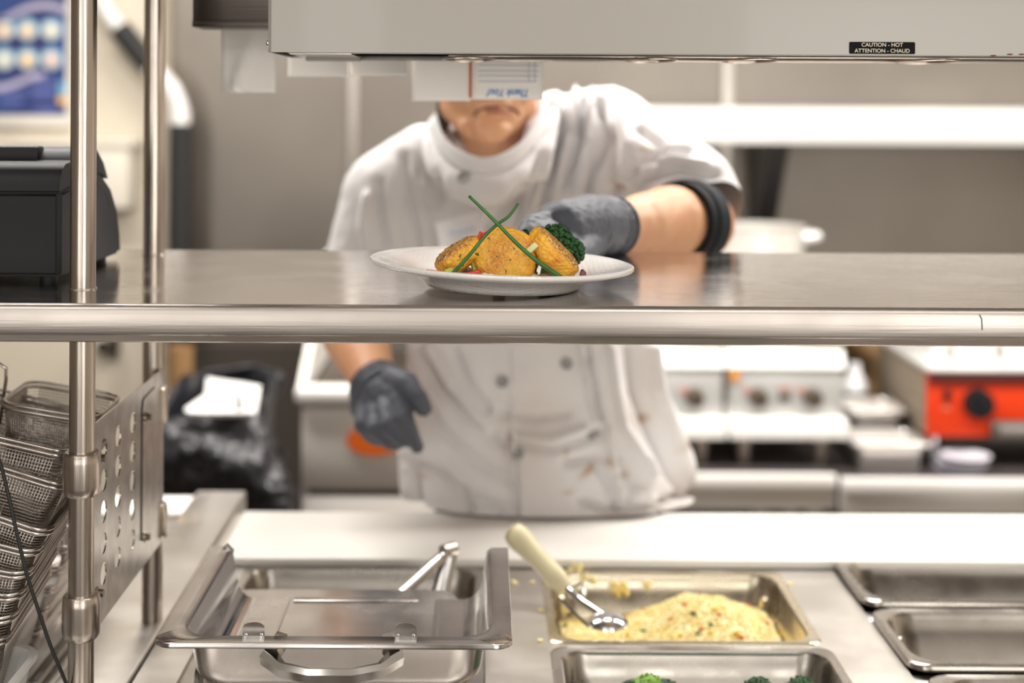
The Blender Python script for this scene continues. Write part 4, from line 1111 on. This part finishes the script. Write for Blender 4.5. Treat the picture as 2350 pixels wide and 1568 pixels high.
def bit(px, py, y, sx, sz, rot, lab, nm='red_pepper_piece', m=None):
    g = G().box(-sx/2, sx/2, -.0022, .0022, -sz/2, sz/2, .0009)
    for v in g.bm.verts: v.co += Vector((nz(v.co, 300), nz(v.co, 300, 2), nz(v.co, 300, 5)))*.0015
    o = obj(nm, g, m or PEP); o.location = P(px, py, y); o.rotation_euler = (R(-20), R(rot), R(15)); return tag(o, lab, 'vegetable')
bit(1128, 541, 1.425, .018, .011, -20, 'large red pepper piece above the middle patty, left of the chive crossing')
bit(1110, 549, 1.425, .014, .010, 35, 'red pepper piece tucked behind the left patty')
bit(1081, 571, 1.405, .007, .006, 10, 'tiny red pepper piece on the left patty beside the chive')
bit(1160, 538, 1.44, .010, .006, 15, 'small red pepper piece peeking over the middle patty')
bit(1082, 632, 1.392, .018, .007, -12, 'red pepper piece between the left and middle patties at the rim')
bit(994, 626, 1.40, .014, .004, 4, 'flat red pepper strip left of the left patty')
bit(1098, 636, 1.388, .012, .004, 0, 'small flat red pepper strip at the foot of the middle patty')
bit(1338, 628, 1.412, .006, .006, 30, 'tiny dark onion piece right of the right patty', 'onion_piece', mat('onion', (.16, .04, .05), .4))
bit(1222, 570, 1.40, .012, .006, -40, 'pale onion sliver between the middle and right patties', 'onion_piece', mat('onion_pale', (.62, .60, .30), .4))
bit(1035, 622, 1.402, .012, .006, -20, 'pale green pepper piece at the foot of the left patty', 'green_pepper_piece', mat('pepper_green', (.42, .46, .05), .4))
bit(1088, 610, 1.408, .005, .012, -5, 'green bean piece between left and middle patties', 'green_bean_piece', MATS['pepper_green'])
# chives
CHV = mat('chive_green', (.035, .16, .022), .35, var=(80, .4))
def spline(pts, n=6):
    out = []
    for i in range(len(pts)-1):
        p0, p1, p2, p3 = pts[max(i-1, 0)], pts[i], pts[i+1], pts[min(i+2, len(pts)-1)]
        for k in range(n):
            t = k/n; out.append(.5*((2*p1)+(-p0+p2)*t+(2*p0-5*p1+4*p2-p3)*t*t+(-p0+3*p1-3*p2+p3)*t**3))
    return out+[pts[-1]]
def chive(pts, r0, r1, lab):
    ps = spline([P(*p) for p in pts]); n = len(ps)
    return tag(obj('chive', G().tube(ps, r0, 10, radii=[r0+(r1-r0)*i/(n-1) for i in range(n)]), CHV, hard=0), lab, 'herb')
chive([(1076, 450, 1.385), (1130, 502, 1.383), (1190, 563, 1.381), (1240, 605, 1.380), (1287, 637, 1.380)], .0014, .0026, 'thicker chive leaning from upper left to lower right, in front')
chive([(1189, 467, 1.392), (1168, 496, 1.390), (1140, 516, 1.389), (1110, 545, 1.388), (1078, 585, 1.386), (1037, 630, 1.386)], .0014, .0020, 'thinner curved chive leaning from upper right to lower left')
for px, py in ((1236, 700), (1282, 700)): pass

# ------------------------------------------------------------------ the cook
def skin_mat():
    return mat('skin', (.74, .43, .25), .5, var=(9, 0, (.68, .31, .17)), sss=.12, bump=(300, .12, .0008))
SKIN = skin_mat()
me0 = P(1200, 800, 2.35)
ck = thing('person', 'cook in a pale double-breasted jacket and grey gloves reaching over the pass to the plate', 'person', (me0.x, 2.35, 0))
V = Vector
# skin body
g = G()
hc = P(1120, 232, 2.085)   # mouth level centre
hz = hc.z; hx_ = hc.x
g.ico((hx_, 2.105, hz+.095), 1, 4, (.073, .098, .092))
g.ico((hx_, 2.075, hz+.02), 1, 4, (.062, .075, .070))
g.capsule((hx_-.030, 2.060, hz-.018), (hx_-.052, 2.11, hz+.01), .026, .024)
g.capsule((hx_+.030, 2.060, hz-.018), (hx_+.052, 2.11, hz+.01), .026, .024)
g.ico((hx_-.004, 2.028, hz-.036), .0260, 3, (1.45, .95, 1))
for s in (-1, 1):
    g.capsule((hx_-.004+s*.012, 2.032, hz-.036), (hx_+s*.048, 2.09, hz-.008), .024, .024)
g.ico((hx_-.001, 2.018, hz-.004), .027, 3, (1.3, .9, .9))
# nose
g.capsule((hx_, 2.005, hz+.075), (hx_, 1.985, hz+.040), .010, .0155).ico((hx_-.013, 1.997, hz+.037), .009, 2).ico((hx_+.013, 1.997, hz+.037), .009, 2)
# ears, brow
for s in (-1, 1):
    g.ico((hx_+s*.072, 2.115, hz+.065), 1, 3, (.009, .020, .032))
    g.capsule((hx_+s*.014, 2.013, hz+.098), (hx_+s*.046, 2.026, hz+.098), .010, .010)
    g.ico((hx_+s*.034, 2.030, hz+.050), .024, 3)
# neck
nb = P(1160, 350, 2.22)
g.capsule((hx_-.004, 2.115, hz-.005), nb, .056, .062)
# torso, hips, legs
g.capsule(P(1000, 440, 2.28), P(1330, 360, 2.28), .07, .07).capsule(P(1170, 470, 2.31), P(1240, 900, 2.36), .105, .115).capsule(P(1150, 500, 2.31), P(1290, 900, 2.36), .10, .11)
hipx = P(1260, 1000, 2.38).x
for s in (-1, 1):
    g.capsule((hipx+s*.085, 2.38, .92), (hipx+s*.10, 2.40, .50), .090, .060).capsule((hipx+s*.10, 2.40, .50), (hipx+s*.11, 2.43, .10), .056, .038)
    g.capsule((hipx+s*.11, 2.45, .055), (hipx+s*.125, 2.30, .045), .042, .036)
# right arm (image left)
rs = P(905, 460, 2.28); re = P(828, 665, 2.27); rw = P(855, 868, 2.09)
g.capsule(rs, re, .055, .046).capsule(re, P(815, 765, 2.19), .050, .052).capsule(P(815, 765, 2.19), rw, .052, .034).capsule(rw, P(868, 885, 2.08), .030, .026)
# left arm (image right)
ls = P(1400, 320, 2.26); le = P(1604, 512, 2.03); lw = P(1408, 522, 1.80)
lm = P(1530, 508, 1.93)
g.capsule(ls, le, .042, .046).capsule(le, lm, .052, .049).capsule(lm, P(1470, 515, 1.86), .047, .040).capsule(P(1470, 515, 1.86), lw, .038, .031).capsule(lw, P(1330, 525, 1.70), .030, .030)
body = remesh(g, .0045, 5)
def inv(v):
    y = v.y; tx = v.x*F/y; ty = (CZ-v.z)*F/y
    return X0+tx-RO*ty, H0+ty+RO*tx
# facial creases
def seg(p, a, b):
    ax, ay = a; bx, by = b; t = ((p[0]-ax)*(bx-ax)+(p[1]-ay)*(by-ay))/((bx-ax)**2+(by-ay)**2+1e-9); t = max(0, min(1, t))
    return math.hypot(p[0]-ax-t*(bx-ax), p[1]-ay-t*(by-ay))
def pdist(p, pl): return min(seg(p, a, b) for a, b in zip(pl, pl[1:]))
crs = [([(1085, 262), (1110, 250), (1140, 247), (1170, 250), (1192, 262)], 5, -.0050),
       ([(1105, 256), (1140, 254), (1172, 256)], 5, .0035), ([(1105, 240), (1140, 238), (1172, 240)], 5, .0025),
       ([(1080, 205), (1078, 235), (1086, 268)], 5, -.0035), ([(1195, 205), (1200, 235), (1194, 268)], 5, -.0035),
       ([(1112, 278), (1138, 283), (1168, 278)], 8, -.0075), ([(1118, 318), (1138, 322)], 16, .004), ([(1072, 240), (1066, 275), (1082, 312)], 8, -.004), ([(1205, 240), (1208, 275), (1190, 310)], 8, -.004)]
VL = vlist(body)
for v in VL:
    if v.co.z > 1.40 and v.co.y < 2.10 and 0 > v.normal.y:
        pp_ = inv(v.co)
        if 1040 < pp_[0] < 1240 and pp_[1] < 330:
            for plc, wd, am in crs:
                d = pdist(pp_, plc)
                if d < wd*3: v.co += v.normal*am*math.exp(-(d/wd)**2)
    if v.co.z > 1.30: v.co += v.normal*.0008*nz(v.co, 60)
vput(body, VL)
bo = obj('body', body, SKIN, ck, hard=0)
body.shade_smooth()
# lips, stubble tone, eyes, brows
def surf(bvh, px, py):
    o = V((0, 0, CZ)); d = (P(px, py, 2)-o).normalized(); loc, n, i, dist = bvh.ray_cast(o, d)
    return (loc, n)
bbv = BVHTree.FromPolygons([v.co.copy() for v in body.vertices], [tuple(p.vertices) for p in body.polygons])
def strip(bvh, pl, wd, name, m, parent, lift=.0006, hard=0):
    g = G(); a = []
    for x, y in pl:
        h = surf(bvh, x, y)
        if h[0] is not None: a.append(h[0]+h[1]*lift)
    if len(a) < 2: return None
    n = len(a); g.tube(a, wd, 8, radii=[wd*(.3+.7*math.sin(math.pi*i/(n-1))) for i in range(n)], flat=(1, 1))
    return obj(name, g, m, parent, hard=0)
LIP = mat('lip', (.42, .13, .10), .45)
strip(bbv, [(1100, 260), (1120, 257), (1140, 256), (1160, 257), (1178, 260)], .0042, 'lower_lip', mat('lip_lower', (.50, .20, .14), .5), ck, -.0012)
strip(bbv, [(1084, 266), (1096, 254), (1115, 248), (1140, 246), (1165, 248), (1184, 254), (1194, 266)], .0030, 'mouth_line', mat('mouth_dark', (.20, .06, .05), .6), ck, -.0010)
EYEW = mat('eye_white', (.8, .78, .75), .2); IRIS = mat('iris', (.10, .06, .03), .2); HAIR = mat('hair', (.07, .045, .035), .6, bump=(300, .6))
for s in (-1, 1):
    ec = V((hx_+s*.032, 2.022, hz+.082)); e_ = obj('eye', G().ico(ec, .0125, 3), EYEW, ck)
    obj('iris', G().cyl(ec+V((0, -.0118, 0)), ec+V((0, -.0128, 0)), .0055), IRIS, e_)
    obj('eyebrow', G().tube([(hx_+s*.014, 2.000, hz+.106), (hx_+s*.032, 2.001, hz+.111), (hx_+s*.05, 2.015, hz+.105)], .0035, 8), HAIR, ck)
g = G().ico((hx_, 2.118, hz+.112), 1, 4, (.077, .098, .088))
bmesh.ops.bisect_plane(g.bm, geom=g.bm.verts[:]+g.bm.edges[:]+g.bm.faces[:], plane_co=(hx_, 2.06, hz+.115), plane_no=(0, -.75, -.66), clear_outer=True)
for v in g.bm.verts: v.co += V((nz(v.co, 40), nz(v.co, 40, 3), nz(v.co, 40, 6)))*.004
obj('hair', g, HAIR, ck, hard=0)
for s in (-1, 1):
    obj('sideburn', G().ico((hx_+s*.070, 2.085, hz+.045), 1, 3, (.006, .018, .034)), HAIR, ck)

obj('nape_dark_patch', G().ico(P(1018, 258, 2.135), 1, 3, (.012, .030, .034)), HAIR, ck, hard=0)  # dark ellipsoid filling the side gap between collar and neck
# jacket
CLP = [P(1006, 268, 2.10), P(1018, 305, 2.06), P(1050, 338, 2.03), P(1100, 357, 2.015), P(1145, 352, 2.02), P(1190, 325, 2.04), P(1222, 285, 2.07), P(1240, 240, 2.11), P(1232, 205, 2.17), P(1180, 180, 2.23), P(1110, 178, 2.25), P(1040, 200, 2.22), P(1006, 238, 2.16)]
g = G()
rings = [(455, 850, 1440, 2.285, .115), (560, 880, 1475, 2.30, .120), (700, 915, 1500, 2.30, .122), (790, 928, 1512, 2.30, .125), (900, 925, 1530, 2.295, .130),
         (1000, 918, 1552, 2.29, .135), (1100, 922, 1580, 2.285, .140), (1200, 935, 1615, 2.28, .148), (1260, 940, 1625, 2.28, .150)]
loops = []
for py, xl, xr_, yc_, hd in rings:
    a = P(xl, py, yc_); b = P(xr_, py, yc_); cx = (a.x+b.x)/2; hw = (b.x-a.x)/2; z = (a.z+b.z)/2
    l = []
    for k in range(48):
        t = 2*math.pi*k/48; e = .8
        cc, ss = math.cos(t), math.sin(t)
        l.append(V((cx+hw*math.copysign(abs(cc)**e, cc), yc_+hd*math.copysign(abs(ss)**e, ss), z)))
    loops.append(l)
g.loft(loops)
g.capsule(P(985, 400, 2.25), P(900, 455, 2.26), .080, .082).capsule(P(1060, 400, 2.24), P(1300, 330, 2.26), .085, .085)
g.capsule(P(1075, 330, 2.20), P(985, 395, 2.25), .050, .075)
g.capsule(P(1280, 275, 2.22), P(1390, 300, 2.25), .048, .074).capsule(P(1150, 450, 2.26), P(1350, 420, 2.26), .115, .12).capsule(P(1010, 500, 2.28), P(1010, 560, 2.28), .11, .10)
g.capsule(P(1150, 340, 2.20), P(1240, 330, 2.22), .055, .055).capsule(P(1400, 340, 2.24), P(1400, 480, 2.26), .085, .08)
for a_, b_ in zip(CLP, CLP[1:]+CLP[:1]):
    g.capsule(a_+V((0, .012, -.050)), b_+V((0, .012, -.050)), .027, .027, 12, 4)
# sleeves
g.capsule(P(900, 455, 2.26), P(845, 600, 2.26), .080, .070).capsule(P(845, 600, 2.26), P(835, 700, 2.25), .068, .066)
g.capsule(P(1398, 304, 2.25), P(1500, 375, 2.14), .074, .066).capsule(P(1500, 375, 2.14), P(1600, 435, 2.06), .066, .060).capsule(P(1600, 435, 2.06), P(1640, 500, 2.03), .060, .052)
jk = remesh(g, .0058, 5, .6)
bm = bmesh.new(); bm.from_mesh(jk)
def cut(co, no, flt):
    fs = [f for f in bm.faces if flt(f.calc_center_median())]
    ge = list({v for f in fs for v in f.verts})+list({e for f in fs for e in f.edges})+fs
    bmesh.ops.bisect_plane(bm, geom=ge, plane_co=co, plane_no=no, clear_outer=True)
cut(V((0, 0, ZB+.004)), V((0, 0, -1)), lambda c: c.z < 1.0)
ea = P(838, 690, 2.26); cut(ea, V((-.1, -.1, -1)), lambda c: c.x < P(930, 600, 2.26).x and c.z < 1.30 and c.z > 1.1)
cut(P(1560, 425, 1.985), V((.3, -.75, -.58)).normalized(), lambda c: c.x > P(1470, 500, 2.0).x and c.z > 1.28)
# neck opening
nkc = P(1120, 300, 2.12)
bm.to_mesh(jk); bm.free()
folds = [
 # (polyline px, width px, amplitude m)
 ([(1300, 210), (1290, 300), (1262, 400), (1250, 470)], 9, -.012), ([(1340, 215), (1330, 320), (1300, 430)], 8, -.012), ([(1375, 230), (1378, 330), (1350, 440)], 9, -.012),
 ([(1320, 215), (1312, 310), (1283, 410)], 8, .007), ([(1358, 215), (1355, 330), (1328, 440)], 8, .007), ([(1268, 230), (1262, 310), (1240, 400)], 10, .006),
 ([(1400, 300), (1398, 380), (1420, 440)], 8, -.014), ([(1425, 240), (1440, 330), (1430, 410)], 10, .005),
 ([(1440, 400), (1520, 350), (1580, 345)], 9, -.006), ([(1470, 420), (1550, 385), (1640, 400)], 9, -.006), ([(1460, 385), (1540, 365), (1620, 380)], 9, .005), ([(1470, 300), (1510, 330), (1500, 380)], 10, -.005),
 ([(985, 300), (990, 380), (1010, 450)], 10, -.006), ([(925, 360), (935, 440), (950, 540), (955, 575)], 10, -.006), ([(870, 420), (870, 500), (890, 570)], 9, -.008), ([(845, 450), (835, 520), (845, 575)], 10, .006), ([(975, 420), (1000, 500), (1010, 570)], 10, .005),
 ([(1205, 430), (1150, 490), (1100, 540)], 12, -.005), ([(1240, 360), (1215, 430), (1180, 520)], 6, -.005),
 ([(960, 800), (1000, 880), (1080, 960), (1160, 1020)], 10, -.007), ([(1040, 800), (1070, 880), (1120, 940)], 9, -.006), ([(985, 800), (1040, 900), (1120, 990)], 9, .006),
 ([(960, 900), (1010, 980), (1080, 1050), (1170, 1110)], 11, -.006), ([(940, 1060), (1000, 1080), (1060, 1130), (1080, 1170)], 10, -.007), ([(945, 1090), (955, 1170)], 10, -.010),
 ([(1350, 800), (1365, 880), (1380, 960)], 6, -.014), ([(1335, 800), (1350, 880), (1370, 970)], 7, .008), ([(1400, 800), (1410, 880), (1430, 980), (1500, 1090)], 10, .008),
 ([(1450, 800), (1460, 900), (1500, 1000), (1550, 1090), (1580, 1130)], 12, -.012), ([(1495, 800), (1510, 900), (1545, 1000), (1590, 1110)], 10, .008),
 ([(1160, 1000), (1190, 1020), (1280, 1030), (1340, 1010), (1380, 990)], 10, -.006), ([(1180, 1000), (1260, 1012), (1340, 985)], 9, .006), ([(1150, 950), (1230, 960), (1300, 950)], 9, -.005),
 ([(1300, 1060), (1360, 1050), (1400, 1100), (1420, 1170)], 9, -.008), ([(1390, 990), (1410, 1060), (1440, 1130), (1520, 1160)], 10, .007), ([(1330, 1150), (1400, 1170), (1500, 1160), (1580, 1130)], 8, -.010),
 ([(1178, 1040), (1180, 1110), (1188, 1190)], 5, -.008), ([(1170, 1040), (1172, 1110), (1180, 1190)], 5, .004), ([(1420, 1050), (1440, 1150)], 6, -.006), ([(1060, 1120), (1140, 1170)], 9, -.005)]
folds = [(pl, w_, a_, min(p[0] for p in pl)-3*w_, max(p[0] for p in pl)+3*w_, min(p[1] for p in pl)-3*w_, max(p[1] for p in pl)+3*w_) for pl, w_, a_ in folds]
stains = [((1350, 1080), 26, 9, -35), ((1172, 1005), 8, 12, 0), ((1400, 1060), 14, 6, 50), ((1490, 960), 8, 14, 0), ((1560, 1020), 10, 20, 0), ((960, 1090), 18, 7, 20), ((1300, 1128), 14, 5, -10), ((1478, 340), 14, 5, 0), ((1430, 1090), 8, 8, 0), ((1300, 1040), 5, 8, 0)]
ca = jk.attributes.new('stain_shade', 'FLOAT', 'POINT')
vals = []
VL = vlist(jk)
for v in VL:
    p_ = inv(v.co); co = v.co.copy(); st_ = 0
    if v.normal.y < .25:
        dsum = 0
        for pl, w_, a_, x0_, x1_, y0_, y1_ in folds:
            if x0_ < p_[0] < x1_ and y0_ < p_[1] < y1_:
                d = pdist(p_, pl)
                if d < 3*w_: dsum += 2.3*a_*math.exp(-(d/w_)**2)
        co += v.normal*dsum
        if p_[1] > 780: st_ = .30*max(0, nz(v.co, 9, 3)+.25)*min(1, (p_[1]-780)/150)  # brown noise paints shade into the lower jacket, stronger downwards
        for (sx_, sy_), ra, rb, an in stains:
            dx, dy = p_[0]-sx_, p_[1]-sy_; ca_, sa_ = math.cos(R(an)), math.sin(R(an))
            u = (dx*ca_+dy*sa_)/ra; w2 = (-dx*sa_+dy*ca_)/rb
            st_ = max(st_, math.exp(-(u*u+w2*w2))*(.8+.5*nz(v.co, 60)))
    co += v.normal*(.003*nz(v.co, 14)+.0012*nz(v.co, 45))
    if v.co.z < 1.0: co.x += .004*math.sin(v.co.x*60); 
    v.co = co; vals.append(st_)
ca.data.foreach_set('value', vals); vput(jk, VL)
JM = mat('jacket_cotton', (.74, .725, .735), .85, sheen=.2, bump=(700, .25, .0006))
nt = JM.node_tree; N = nt.nodes; L = nt.links
at = N.new('ShaderNodeAttribute'); at.attribute_name = 'stain_shade'
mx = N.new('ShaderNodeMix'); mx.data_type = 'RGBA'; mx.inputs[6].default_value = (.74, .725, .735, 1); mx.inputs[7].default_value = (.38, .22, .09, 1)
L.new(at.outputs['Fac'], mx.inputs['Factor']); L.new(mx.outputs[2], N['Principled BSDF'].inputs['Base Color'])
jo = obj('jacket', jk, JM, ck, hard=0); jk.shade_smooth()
jo['label'] = 'pale grey double-breasted jacket with brown food stains and painted shading low down'
jbv = BVHTree.FromPolygons([v.co.copy() for v in jk.vertices], [tuple(p.vertices) for p in jk.polygons])
# collar band
cc = P(1118, 268, 2.13)
ringp = []
cl = [P(1006, 268, 2.10), P(1018, 305, 2.06), P(1050, 338, 2.03), P(1100, 357, 2.015), P(1145, 352, 2.02), P(1190, 325, 2.04), P(1222, 285, 2.07), P(1240, 240, 2.11), P(1232, 205, 2.17), P(1180, 180, 2.23), P(1110, 178, 2.25), P(1040, 200, 2.22), P(1006, 238, 2.16)]
cs = spline(cl+[cl[0]], 5)[:-1]
cen = sum(cs, V())/len(cs)
loops = []
for p in cs:
    o_ = (p-cen).normalized(); dn = V((o_.x*.35, o_.y*.35+.12, -1)).normalized()
    h = .030
    loops.append([p, p+o_*.002, p+o_*.001+dn*h, p-o_*.003+dn*h])
loops.append(loops[0])
colr = obj('collar', G().loft(loops, False, False), JM, jo, hard=60)
for f_ in (colr,): 
    m_ = f_.modifiers.new('s', 'SUBSURF'); m_.levels = 1; m_.render_levels = 1
# front placket flap edge
strip(jbv, [(1128, 372), (1170, 360), (1212, 352), (1222, 420), (1200, 480), (1180, 540), (1172, 575)], .0022, 'placket_edge', JM, jo, .0005)
strip(jbv, [(1172, 800), (1176, 900), (1180, 1000), (1182, 1100), (1192, 1185)], .0022, 'placket_edge', JM, jo, .0002)
BTN = mat('jacket_button', (.30, .30, .30), .35)
for (bx, by) in ((1065, 408), (1212, 341), (1153, 876), (1300, 835), (1190, 1040), (1362, 998)):
    loc, n = surf(jbv, bx, by)
    if loc is None: continue
    q = n.to_track_quat('Z', 'Y')
    prof_ = [(0, 0), (.0085, 0), (.0095, .0015), (.0085, .0032), (.0065, .0024), (0, .0022)]
    M_ = Matrix.Translation(loc+n*.0012) @ q.to_matrix().to_4x4()
    b_ = obj('button', G().lathe(prof_, (0, 0, 0), 24, M_), BTN, jo)
    obj('thread', G().lathe([(0, .002), (.0022, .002), (.0018, .0032), (0, .0034)], (0, 0, 0), 12, M_), mat('thread_grey', (.2, .2, .2), .7), b_)
# name tag
loc, n = surf(jbv, 1062, 525)
yt = min(surf(jbv, x, y)[0].y for x, y in ((998, 512), (1100, 484), (1122, 556), (1012, 576), (1062, 525)))-.004
pts = [P(998, 512, yt), P(1100, 484, yt), P(1122, 556, yt-.024), P(1012, 576, yt-.024)]
nt_ = obj('name_tag', G().loft([pts, [p+V((0, .0015, 0)) for p in pts]]), mat('tag_white', (.94, .95, .97), .5), jo)
sc_ = [(1030, 541), (1036, 526), (1040, 540), (1048, 528), (1052, 538), (1058, 526), (1062, 536), (1068, 524), (1072, 534), (1078, 522), (1084, 532), (1088, 519)]
obj('scribble', G().tube([P(x, y, yt-.014) for x, y in sc_], .0011, 6), mat('tag_ink', (.45, .55, .75), .6), nt_)
# trousers
g = G()
g.ico((hipx, 2.38, .90), 1, 4, (.185, .125, .13))
for s in (-1, 1):
    g.capsule((hipx+s*.085, 2.38, .90), (hipx+s*.10, 2.40, .50), .105, .085).capsule((hipx+s*.10, 2.40, .50), (hipx+s*.11, 2.43, .10), .082, .075)
tr_ = remesh(g, .009, 4)
VL = vlist(tr_)
for v in VL: v.co += v.normal*nz(v.co, 10)*.008
vput(tr_, VL)
obj('trousers', tr_, mat('trouser_check', (.035, .035, .04), .8), ck, hard=0)
for s in (-1, 1):
    g = G().capsule((hipx+s*.11, 2.46, .055), (hipx+s*.128, 2.27, .045), .052, .045)
    bmesh.ops.bisect_plane(g.bm, geom=g.bm.verts[:]+g.bm.edges[:]+g.bm.faces[:], plane_co=(0, 0, .002), plane_no=(0, 0, -1), clear_outer=True)
    obj('shoe', g, BLACK, ck, hard=0)

# gloves
GLV = mat('glove_nitrile', (.095, .102, .125), .55, spec=.3, bump=(120, .25, .002), sss=0)
def finger(g, pts, r):
    for i, (a, b) in enumerate(zip(pts, pts[1:])):
        g.capsule(a, b, r[i], r[i+1], 16, 5)
# hanging right hand (image left)
g = G()
wr_ = P(862, 868, 2.085)
g.capsule(P(850, 858, 2.10), P(868, 885, 2.075), .040, .037).capsule(P(868, 885, 2.075), P(885, 915, 2.055), .036, .033)
g.capsule(P(850, 890, 2.08), P(846, 930, 2.065), .033, .026).capsule(P(868, 905, 2.06), P(860, 945, 2.05), .030, .024)
finger(g, [P(905, 905, 2.035), P(925, 960, 2.005), P(946, 1000, 2.000), P(957, 1026, 2.005)], [.0175, .0150, .0118, .0098])          # index
finger(g, [P(882, 925, 2.035), P(893, 975, 1.995), P(925, 1008, 1.998), P(945, 1012, 2.012)], [.0170, .0150, .0120, .0100])     # middle
finger(g, [P(860, 935, 2.040), P(862, 985, 2.005), P(893, 1014, 2.010), P(915, 1016, 2.025)], [.0165, .0145, .0120, .0100])     # ring
finger(g, [P(838, 935, 2.050), P(833, 975, 2.025), P(856, 1004, 2.030), P(878, 1012, 2.040)], [.0150, .0130, .0110, .0092])       # little
finger(g, [P(895, 870, 2.060), P(932, 880, 2.030), P(958, 912, 2.010), P(972, 937, 2.008)], [.0215, .0175, .0145, .0120])         # thumb
def glove(g, cuff_c, cuff_dir, seedf):
    me = remesh(g, .0024, 3, .5)
    bm = bmesh.new(); bm.from_mesh(me)
    bmesh.ops.bisect_plane(bm, geom=bm.verts[:]+bm.edges[:]+bm.faces[:], plane_co=cuff_c, plane_no=cuff_dir, clear_outer=True)
    bm.to_mesh(me); bm.free()
    VL = vlist(me)
    for v in VL:
        v.co += v.normal*(.0014*nz(v.co, 55, seedf)+.0008*nz(v.co, 150, seedf))
        d = (v.co-cuff_c).dot(cuff_dir)
        if -.03 < d: v.co += v.normal*(.0012*math.sin(d*520))
    vput(me, VL)
    me.shade_smooth(); return me
d_ = (P(840, 845, 2.12)-P(872, 895, 2.07)).normalized()
gm = glove(g, P(862, 886, 2.085), d_, 2)
go = obj('glove', gm, GLV, ck, hard=0)
def cuffring(c, dr, r, parent, sx=1, sy=1, th=.0022):
    q = dr.to_track_quat('Z', 'Y')
    return obj('cuff_roll', G().tube([c+q@V((r*sx*math.cos(t), r*sy*math.sin(t), 0)) for t in [2*math.pi*k/36 for k in range(36)]], th, 8, closed=True), GLV, parent, hard=0)
cuffring(P(862, 884, 2.085), d_, .0395, go)
# reaching left hand (image right), behind the plate
g = G()
g.capsule(P(1398, 520, 1.775), P(1345, 518, 1.715), .0375, .038).capsule(P(1345, 518, 1.715), P(1290, 522, 1.66), .037, .032)
g.capsule(P(1345, 545, 1.71), P(1290, 550, 1.66), .030, .026).capsule(P(1340, 510, 1.71), P(1270, 508, 1.665), .030, .022)
finger(g, [P(1275, 512, 1.66), P(1225, 520, 1.625), P(1205, 548, 1.60), P(1208, 565, 1.592)], [.0175, .0150, .0125, .0100])
finger(g, [P(1280, 530, 1.65), P(1240, 540, 1.61), P(1228, 562, 1.592), P(1232, 572, 1.586)], [.0170, .0150, .0125, .0100])
finger(g, [P(1290, 545, 1.645), P(1262, 555, 1.61), P(1255, 570, 1.59), P(1258, 577, 1.584)], [.0165, .0145, .0120, .0100])
finger(g, [P(1305, 555, 1.64), P(1288, 566, 1.61), P(1284, 578, 1.592), P(1286, 582, 1.586)], [.0150, .0130, .0110, .0092])
finger(g, [P(1350, 550, 1.70), P(1345, 568, 1.66), P(1335, 578, 1.63), P(1325, 583, 1.61)], [.0210, .0175, .0145, .0120])
d2 = (P(1430, 520, 1.81)-P(1345, 520, 1.71)).normalized()
cc2 = P(1402, 520, 1.782)
gm = glove(g, cc2, d2, 8)
go2 = obj('glove', gm, GLV, ck, hard=0)
cuffring(cc2, d2, .0378, go2)
# elbow strap
STR = mat('strap_black', (.010, .011, .013), .7, spec=.2, bump=(400, .4, .0008))
ax = (P(1500, 512, 1.895)-P(1632, 512, 2.02)).normalized()
sc0 = P(1574, 509, 1.972)
q = ax.to_track_quat('Z', 'Y')
def band(c, r0, w_, th, name, m, parent, tiltv=0):
    loops = []
    for k in range(49):
        t = 2*math.pi*k/48; dr = q@V((math.cos(t), math.sin(t), 0))
        loops.append([c+dr*(r0)-ax*w_/2, c+dr*(r0+th)-ax*w_/2*.92, c+dr*(r0+th)+ax*w_/2*.92, c+dr*(r0)+ax*w_/2])
    return obj(name, G().loft(loops, False, False), m, parent, hard=60)
sb_ = band(sc0, .0500, .052, .006, 'elbow_strap', STR, ck)
sb_['label'] = 'black elbow strap around the forearm'
band(sc0-ax*.010, .0560, .030, .0026, 'strap_loop', mat('strap_web', (.020, .023, .030), .7, spec=.2, bump=(500, .4, .0006)), sb_)
obj('strap_buckle', G().box(-.012, .012, -.003, .003, -.014, .014, .002, M=Matrix.Translation(sc0+V((-.028, -.045, .030))) @ q.to_matrix().to_4x4()), BLACK, sb_)
